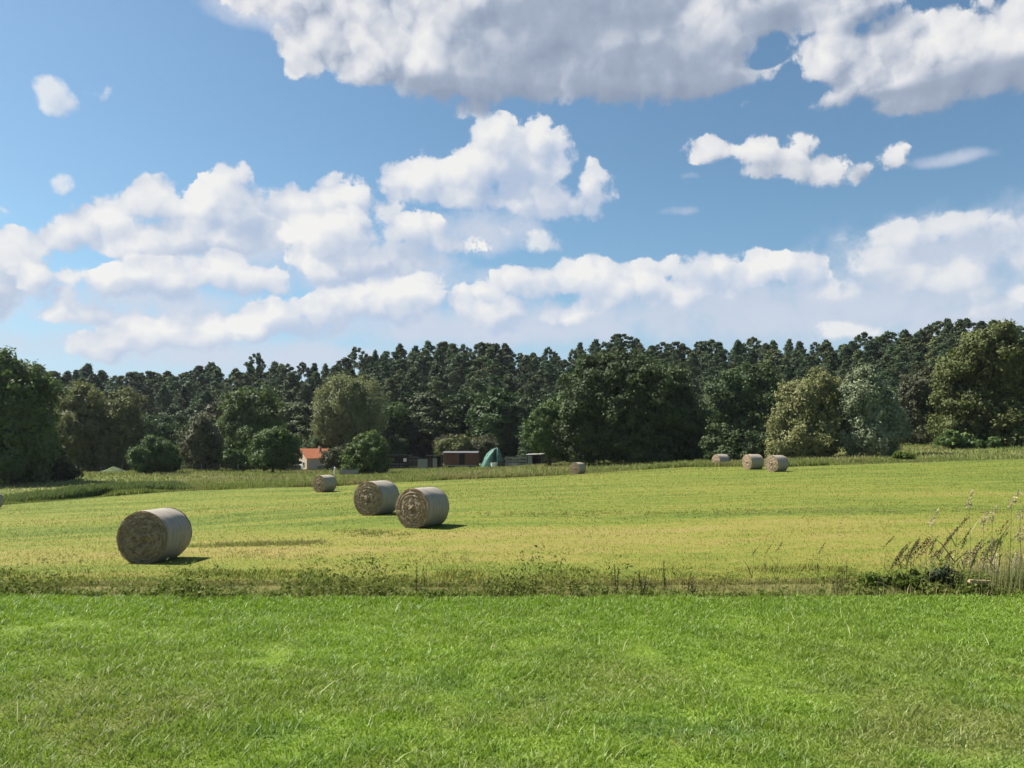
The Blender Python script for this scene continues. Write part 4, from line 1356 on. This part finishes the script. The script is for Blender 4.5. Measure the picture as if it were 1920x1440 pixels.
for nm, lab, px, lst, Y, mt in (('dark_bush', 'small dark round bush in front of the reed thicket', 1766, [(1766, 1086, 26, 22), (1752, 1094, 20, 16), (1785, 1092, 22, 16)], 9.95, F_weedd),
                                ('weed_clump', 'grey green low weed clump between brown stalks and dark bush', 1690, [(1640, 1092, 30, 14), (1690, 1090, 34, 18), (1725, 1088, 26, 20)], 10.0, F_weed),
                                ('weed_clump', 'green leafy clump right behind the pale plank', 1820, [(1815, 1090, 34, 16), (1850, 1094, 30, 12), (1890, 1092, 40, 14)], 10.2, F_weed)):
    rs = np.random.default_rng(int(px))
    x = P(px, 845, Y)[0]; base = np.array([x, Y, Hs(x, Y)])
    g = empty(nm, base); tag(g, lab, 'plant')
    V, F, a = crown(rs, px_ells(base, Y, lst, rs), 46, 42, .022, .05, inner=.3, aspect=.45)
    link('leaves', np_mesh('leaves', V, F, mt, a), g)
    mb = MB()
    for k in range(6):
        e = rs.uniform(-.15, .15)
        mb.tube([(e * .3, rs.normal() * .02, -.05), (e, rs.normal() * .03, max(.1, P(px, 1085, Y)[2] - base[2]))], [.007, .004], 5)
    mb.build('stem', F_weedd, g)
g = empty('plank', P(1836, 1090, 9.7) + np.array([0, 0, -.0])); tag(g, 'short pale plank caught in the reeds', 'plank')
g.rotation_euler = (0, R(3), R(6))
MB().box(0, 0, 0, .27, .05, .03).box(.02, .03, -.02, .2, .04, .02).build('board', plain_mat('pale_wood', (.42, .30, .17), .8, .2, 9, stretch=(1, 8, 8)), g)
g = empty('broken_reed', P(1660, 1098, 9.6)); tag(g, 'broken pale reed stalk lying on the meadow edge', 'reed')
MB().tube([(-.12, 0, .045), (-.03, .02, .03), (.06, .0, -.03), (.10, -.04, -.08)], [.008, .008, .007, .005], 6).build('stem', F_straw, g)

# ------------------------------------------------------------------ sky
EXPO = 1.2
sun_az, sun_el = R(-70), R(50)          # clockwise from +Y
sdir = Vector((math.sin(sun_az) * math.cos(sun_el), math.cos(sun_az) * math.cos(sun_el), math.sin(sun_el)))
sl = bpy.data.lights.new('sun', 'SUN'); sl.energy = 5.0; sl.angle = R(.53); sl.color = (1.0, .95, .86)
so = bpy.data.objects.new('sun', sl); C.objects.link(so)
so.rotation_euler = sdir.to_track_quat('Z', 'Y').to_euler(); so.location = (-40, 10, 60)

world = bpy.data.worlds.new('World'); scene.world = world
world.use_nodes = True
nt = world.node_tree; nt.nodes.clear()
wo = N(nt, 'OutputWorld'); bg = N(nt, 'Background'); nt.links.new(bg.outputs[0], wo.inputs[0])
sky = N(nt, 'TexSky', sky_type='NISHITA'); sky.sun_disc = False
sky.sun_elevation = sun_el; sky.sun_rotation = sun_az; sky.air_density = 1.0; sky.dust_density = .6; sky.ozone_density = 1.6
tc = N(nt, 'TexCoord')
sep = N(nt, 'SeparateXYZ'); nt.links.new(tc.outputs['Generated'], sep.inputs[0])
az = mth(nt, 'MULTIPLY', mth(nt, 'ARCTAN2', sep.outputs[0], sep.outputs[1]), 57.29578)
el = mth(nt, 'MULTIPLY', mth(nt, 'ARCSINE', sep.outputs[2]), 57.29578)
cmb = N(nt, 'CombineXYZ'); nt.links.new(az, cmb.inputs[0]); nt.links.new(el, cmb.inputs[1])


def ae(px, py):
    d = ray(px, py)
    return math.degrees(math.atan2(d[0], d[1])), math.degrees(math.asin(d[2] / np.linalg.norm(d)))


def blob(px, py, rx, ry):
    a0, e0 = ae(px, py)
    a1 = ae(px + rx, py)[0]; a2 = ae(px - rx, py)[0]
    e1 = ae(px, py + ry)[1]; e2 = ae(px, py - ry)[1]
    return a0, e0, (a1 - a2) / 2, (e2 - e1) / 2


CLOUDS = [
    # low bank over the forest
    [(180, 655, 60, 22), (250, 640, 80, 26), (310, 622, 90, 32), (340, 598, 17, 10), (440, 618, 110, 34), (530, 602, 80, 34), (600, 590, 60, 34), (650, 568, 54, 34), (715, 562, 90, 44), (795, 548, 80, 36), (870, 560, 70, 36),
     (935, 585, 60, 34), (1010, 528, 70, 34), (1095, 520, 80, 36), (1165, 535, 70, 40), (1215, 545, 45, 34), (1055, 592, 46, 20), (1085, 570, 20, 30), (1290, 535, 46, 48), (1345, 515, 60, 40), (1415, 500, 52, 30), (1465, 500, 30, 22), (1528, 505, 32, 28),
    ],
    # main bank: heads from the edge of the picture to the tower
    [(20, 480, 80, 44), (-30, 540, 60, 50), (140, 440, 56, 36), (215, 420, 70, 46), (300, 388, 80, 48), (424, 345, 40, 40), (440, 392, 100, 52), (540, 398, 76, 42), (645, 382, 66, 46), (380, 440, 150, 40), (230, 455, 110, 30), (560, 440, 110, 40),
     (775, 345, 62, 40), (812, 328, 34, 32), (890, 325, 62, 52), (928, 265, 46, 48), (945, 300, 70, 60), (1015, 265, 44, 50), (1020, 320, 46, 60), (870, 370, 110, 30), (970, 360, 70, 34),
     (1038, 368, 46, 34), (1108, 358, 40, 42), (1088, 392, 46, 24)],
    # nearer heads in front of the bank
    [(590, 445, 62, 50), (650, 430, 70, 44), (560, 490, 46, 34), (640, 485, 110, 44), (745, 425, 56, 40), (790, 430, 60, 38), (850, 455, 52, 22, .7), (740, 480, 80, 34)],
    # lower row
    [(150, 520, 46, 32), (215, 525, 80, 36), (125, 570, 42, 34), (165, 580, 50, 26), (300, 525, 90, 36), (380, 515, 60, 32), (440, 515, 70, 34), (520, 520, 50, 26), (595, 512, 34, 20), (70, 516, 36, 22)],
    # big cloud overhead, right-hand wisps and scraps
    [(475, 0, 60, 40), (560, 70, 44, 58), (630, 60, 100, 90), (700, 110, 110, 68), (820, 80, 160, 115), (900, 130, 140, 70), (1010, 90, 190, 115),
     (1160, 100, 190, 100), (1310, 105, 180, 95), (1360, 30, 150, 110), (700, -40, 220, 110), (1100, -60, 400, 130), (1560, 0, 120, 70), (885, 195, 46, 28),
     (1565, 115, 90, 66), (1650, 120, 150, 84), (1760, 110, 160, 96), (1880, 90, 160, 100), (1600, 175, 100, 30), (1740, 175, 150, 34), (1900, 150, 120, 40), (1980, 60, 160, 120), (1500, -70, 300, 110),
     (1407, 190, 28, 17, .7),
     (1350, 282, 52, 24), (1420, 280, 50, 30), (1485, 285, 44, 36), (1545, 318, 50, 32), (1480, 312, 80, 22, .7), (1676, 298, 34, 30), (1610, 322, 40, 18, .6)],
    # thin scraps and the veiled heads low on the right
    [(98, 180, 36, 38), (183, 163, 26, 18), (112, 342, 15, 17, .6), (4, 393, 18, 12), (945, 422, 16, 14, .6), (1013, 458, 40, 18), (1590, 622, 90, 24),
     (1700, 440, 120, 30), (1800, 425, 110, 34), (1880, 430, 60, 40), (1920, 480, 110, 60), (1650, 490, 90, 34), (1760, 520, 130, 46), (1870, 560, 120, 40), (1600, 540, 70, 26), (1530, 505, 36, 30)]]
VEIL = [(470, 470, 280, 40), (290, 565, 220, 44), (720, 500, 170, 56), (860, 615, 300, 44), (1010, 385, 110, 30, .8), (1740, 520, 310, 125), (1500, 600, 300, 60), (1900, 480, 180, 115), (1640, 570, 240, 70), (1850, 590, 260, 70), (1780, 298, 120, 20, .55), (1270, 395, 60, 14, .3), (1000, 610, 500, 50), (400, 660, 420, 40), (1350, 570, 260, 50),
        (700, 520, 300, 36), (900, 430, 120, 50), (-40, 540, 120, 70), (1900, 700, 400, 60), (1300, 330, 40, 12, .2), (480, 20, 110, 40), (240, 600, 200, 24)]
GREY = [(1000, 85, 180, 95), (1200, 130, 200, 75), (900, 175, 170, 45), (1120, 10, 190, 70), (1290, 170, 190, 40), (1445, 40, 90, 50, .7), (1640, 42, 66, 28), (1840, 165, 210, 50), (1650, 195, 180, 30)]


def blob_group(name, blobs, k=.35, hole=None, deg=False):
    g = bpy.data.node_groups.new(name, 'ShaderNodeTree')
    g.interface.new_socket('P', in_out='INPUT', socket_type='NodeSocketVector')
    g.interface.new_socket('B', in_out='OUTPUT', socket_type='NodeSocketFloat')
    gi = g.nodes.new('NodeGroupInput'); go = g.nodes.new('NodeGroupOutput')
    acc = None
    for b in blobs:
        a0, e0, ra, re_ = blob(*b[:4])
        v = N(g, 'VectorMath', operation='MULTIPLY_ADD')
        g.links.new(gi.outputs[0], v.inputs[0])
        v.inputs[1].default_value = (1 / ra, 1 / re_, 0); v.inputs[2].default_value = (-a0 / ra, -e0 / re_, 0)
        d = N(g, 'VectorMath', operation='DOT_PRODUCT'); g.links.new(v.outputs[0], d.inputs[0]); g.links.new(v.outputs[0], d.inputs[1])
        kk = math.sqrt(ra * re_) / 3.0 if deg else 1.0
        ww = b[4] if len(b) > 4 else 1.0
        s = mth(g, 'MULTIPLY_ADD', d.outputs['Value'], -kk, ww * kk)
        acc = s if acc is None else mth(g, 'SMOOTH_MAX', acc, s, k)
    if hole:
        for b in hole:
            a0, e0, ra, re_ = blob(*b)
            v = N(g, 'VectorMath', operation='MULTIPLY_ADD'); g.links.new(gi.outputs[0], v.inputs[0])
            v.inputs[1].default_value = (1 / ra, 1 / re_, 0); v.inputs[2].default_value = (-a0 / ra, -e0 / re_, 0)
            d = N(g, 'VectorMath', operation='DOT_PRODUCT'); g.links.new(v.outputs[0], d.inputs[0]); g.links.new(v.outputs[0], d.inputs[1])
            acc = mth(g, 'MINIMUM', acc, mth(g, 'MULTIPLY', mth(g, 'SUBTRACT', d.outputs['Value'], 1.0), .8))
    g.links.new(mth(g, 'MAXIMUM', acc, -2.0), go.inputs[0])
    return g


def use_group(g, vec):
    n = N(nt, 'Group'); n.node_tree = g
    nt.links.new(vec, n.inputs[0])
    return n.outputs[0]


def vadd(vec, off):
    n = N(nt, 'VectorMath', operation='ADD'); nt.links.new(vec, n.inputs[0])
    if isinstance(off, bpy.types.NodeSocket): nt.links.new(off, n.inputs[1])
    else: n.inputs[1].default_value = off
    return n.outputs[0]


p0 = cmb.outputs[0]
wn = N(nt, 'TexNoise', noise_dimensions='2D'); nt.links.new(p0, wn.inputs['Vector']); wn.inputs['Scale'].default_value = .32; wn.inputs['Detail'].default_value = 3
wv = N(nt, 'VectorMath', operation='MULTIPLY_ADD'); nt.links.new(wn.outputs['Color'], wv.inputs[0]); wv.inputs[1].default_value = (.8, .6, 0); wv.inputs[2].default_value = (-.4, -.3, 0)
pw = vadd(p0, wv.outputs[0])


def lobes(vec):
    """rounded cauliflower heads at two sizes, zero mean"""
    tot = None
    for sc_, am in ((.25, .62), (.66, .36)):
        vo = N(nt, 'TexVoronoi', voronoi_dimensions='2D', feature='F1'); nt.links.new(vec, vo.inputs['Vector'])
        vo.inputs['Scale'].default_value = sc_; vo.inputs['Detail'].default_value = 0
        d = vo.outputs['Distance']
        v = mth(nt, 'MULTIPLY', mth(nt, 'SUBTRACT', .22, mth(nt, 'MULTIPLY', d, d)), am * 1.25)
        tot = v if tot is None else mth(nt, 'ADD', tot, v)
    return tot


w2 = N(nt, 'TexNoise', noise_dimensions='2D'); nt.links.new(p0, w2.inputs['Vector']); w2.inputs['Scale'].default_value = 1.1; w2.inputs['Detail'].default_value = 3
wv2 = N(nt, 'VectorMath', operation='MULTIPLY_ADD'); nt.links.new(w2.outputs['Color'], wv2.inputs[0]); wv2.inputs[1].default_value = (.9, .9, 0); wv2.inputs[2].default_value = (-.45, -.45, 0)
pl = vadd(pw, wv2.outputs[0])
S1 = (-.60, .85, 0); S2 = (-.85, 1.3, 0)
pw2 = vadd(pw, S2)
h0 = lobes(pl); h1 = lobes(vadd(pl, S1))
f0 = mth(nt, 'SUBTRACT', noise(nt, pw, .36, 7, .62, '2D'), .5)
s0 = mth(nt, 'SUBTRACT', noise(nt, pw, .20, 3, .55, '2D'), .5); s1 = mth(nt, 'SUBTRACT', noise(nt, vadd(pw, (-.9, 1.3, 0)), .20, 3, .55, '2D'), .5)
nz = mth(nt, 'ADD', mth(nt, 'MULTIPLY', f0, 2.3), h0)
L1 = mth(nt, 'SUBTRACT', h0, h1); L3 = mth(nt, 'SUBTRACT', s0, s1)
G = rampf(nt, mth(nt, 'ADD', use_group(blob_group('cloud_base', GREY, .5), pw), mth(nt, 'MULTIPLY', nz, .35)), -.5, .8)
tex = mth(nt, 'ADD', mth(nt, 'MULTIPLY', L1, .75), mth(nt, 'MULTIPLY', L3, .9))
E2 = 2 ** EXPO


def lin(r_, g_, b_):
    f = lambda c: ((c / 255 + .055) / 1.055) ** 2.4 / E2
    return (f(r_), f(g_), f(b_), 1)


def cloud_layer(under, k, blobs, hole=None, base=None, far=0.0, relief=.50, level=.42, fill=.07, soft=.14, dens=.97):
    """one bank of cumulus in front of what is already there: coverage, sun side, base, and the air before it"""
    g = blob_group('cumulus_bank', blobs, .2, hole, deg=True)
    B0 = use_group(g, pw); B2 = use_group(g, pw2)
    n0 = mth(nt, 'MULTIPLY', nz, mth(nt, 'MULTIPLY_ADD', rampf(nt, B0, .2, .9), -.75, 1.0))
    D0 = mth(nt, 'ADD', mth(nt, 'ADD', mth(nt, 'MINIMUM', B0, 1.5), fill), n0)
    L2 = mth(nt, 'SUBTRACT', mth(nt, 'MINIMUM', mth(nt, 'MAXIMUM', B0, -.1), 1.2), mth(nt, 'MINIMUM', mth(nt, 'MAXIMUM', B2, -.5), 1.2))
    t_ = tex
    if base is not None:
        t_ = mth(nt, 'MULTIPLY', tex, mth(nt, 'MULTIPLY_ADD', base, -.7, 1.0))
    li = mth(nt, 'ADD', mth(nt, 'MULTIPLY_ADD', L2, relief, level), t_)
    li = mth(nt, 'ADD', li, mth(nt, 'MULTIPLY', f0, .45))
    if base is not None:
        li = mth(nt, 'SUBTRACT', li, mth(nt, 'MULTIPLY', base, .34))
    cr = N(nt, 'ValToRGB'); nt.links.new(li, cr.inputs[0])
    e = cr.color_ramp.elements
    e[0].position = .05; e[0].color = lin(146, 159, 180) if base is not None else lin(172, 187, 212)
    e[1].position = .98; e[1].color = lin(243, 242, 240)
    mids = ((.28, (165, 177, 196)), (.48, (200, 206, 217)), (.72, (229, 230, 233))) if base is not None else ((.28, (190, 201, 219)), (.48, (211, 217, 227)), (.70, (231, 232, 235)))
    for pos_, c_ in mids:
        q = e.new(pos_); q.color = lin(*c_)
    col = cr.outputs[0]
    if far:
        dim = mth(nt, 'MULTIPLY_ADD', li, -1.3 * far, 1.3 * far, clamp=True)
        col = mixc(nt, dim, col, lin(190, 207, 231)[:3])
    al = N(nt, 'MapRange', interpolation_type='SMOOTHSTEP')
    nt.links.new(D0, al.inputs[0]); al.inputs[1].default_value = -.05
    nt.links.new(mth(nt, 'MULTIPLY_ADD', mth(nt, 'SUBTRACT', 1.0, li, clamp=True), .55, soft), al.inputs[2])
    return mixc(nt, mth(nt, 'MULTIPLY', al.outputs[0], dens), under, col)


# clear sky
skc = N(nt, 'VectorMath', operation='MULTIPLY'); nt.links.new(sky.outputs[0], skc.inputs[0]); skc.inputs[1].default_value = (.045, .055, .055)
BV = rampf(nt, mth(nt, 'ADD', use_group(blob_group('veil', VEIL, .5), pw), mth(nt, 'MULTIPLY', nz, .6)), -.25, 1.1)
hz = mixc(nt, mth(nt, 'MULTIPLY', rampf(nt, el, 13, 1), .8), skc.outputs[0], lin(188, 208, 233)[:3])
c2 = mixc(nt, mth(nt, 'MULTIPLY', BV, .85), hz, lin(207, 214, 229)[:3])
c2 = cloud_layer(c2, 5, CLOUDS[5], far=.3, fill=.05, level=.55, soft=.5, dens=.72)
c2 = cloud_layer(c2, 0, CLOUDS[0], far=.6, fill=.27, level=.50)
c2 = cloud_layer(c2, 1, CLOUDS[1], far=.3, fill=.24)
c2 = cloud_layer(c2, 2, CLOUDS[2], far=.35, fill=.15)
c2 = cloud_layer(c2, 3, CLOUDS[3], far=.5, fill=.2)
c2 = cloud_layer(c2, 4, CLOUDS[4], hole=[(1445, 95, 50, 30)], base=G, relief=.22, level=.58)
nt.links.new(c2, bg.inputs[0]); bg.inputs[1].default_value = 1.0
# the clouds stand in the northern half of the sky only; elsewhere it is clear
bg2 = N(nt, 'Background'); nt.links.new(hz, bg2.inputs[0])
zone_ = mth(nt, 'MULTIPLY', mth(nt, 'LESS_THAN', mth(nt, 'ABSOLUTE', az), 52.0), mth(nt, 'MULTIPLY', mth(nt, 'GREATER_THAN', el, -2.0), mth(nt, 'LESS_THAN', el, 50.0)))
mxs = N(nt, 'MixShader'); nt.links.new(zone_, mxs.inputs[0]); nt.links.new(bg2.outputs[0], mxs.inputs[1]); nt.links.new(bg.outputs[0], mxs.inputs[2])
nt.links.new(mxs.outputs[0], wo.inputs[0])
world.cycles.sampling_method = 'MANUAL'; world.cycles.sample_map_resolution = 512

# ------------------------------------------------------------------ air
hm = bpy.data.materials.new('haze_air'); hm.use_nodes = True
hnt = hm.node_tree; hnt.nodes.clear(); ho = hnt.nodes.new('ShaderNodeOutputMaterial')
pv = hnt.nodes.new('ShaderNodeVolumePrincipled'); pv.inputs['Color'].default_value = (.86, .92, 1.0, 1); pv.inputs['Density'].default_value = .00007; pv.inputs['Anisotropy'].default_value = .3
hnt.links.new(pv.outputs[0], ho.inputs['Volume'])
z_lo, z_hi = 1e9, -1e9
bpy.context.view_layer.update()
for o_ in scene.objects:
    if o_.type == 'MESH':
        for c_ in o_.bound_box:
            zz = (o_.matrix_world @ Vector(c_)).z
            z_lo = min(z_lo, zz); z_hi = max(z_hi, zz)
z_lo -= 1.0; z_hi += 1.5
print('haze box', z_lo, z_hi)
hz_me = MB().box(0, 0, (z_lo + z_hi) / 2, 1900, 1900, z_hi - z_lo).mesh('haze', hm)
tag(link('haze', hz_me), 'thin summer haze before the forest', 'haze', kind='stuff')

# ------------------------------------------------------------------ render settings
scene.render.engine = 'CYCLES'
scene.view_settings.view_transform = 'Standard'; scene.view_settings.look = 'None'
scene.view_settings.exposure = EXPO; scene.view_settings.gamma = 1.0
cy = scene.cycles
cy.max_bounces = 6; cy.diffuse_bounces = 3; cy.glossy_bounces = 2; cy.transmission_bounces = 3; cy.transparent_max_bounces = 4
cy.caustics_reflective = False; cy.caustics_refractive = False
cy.use_denoising = True
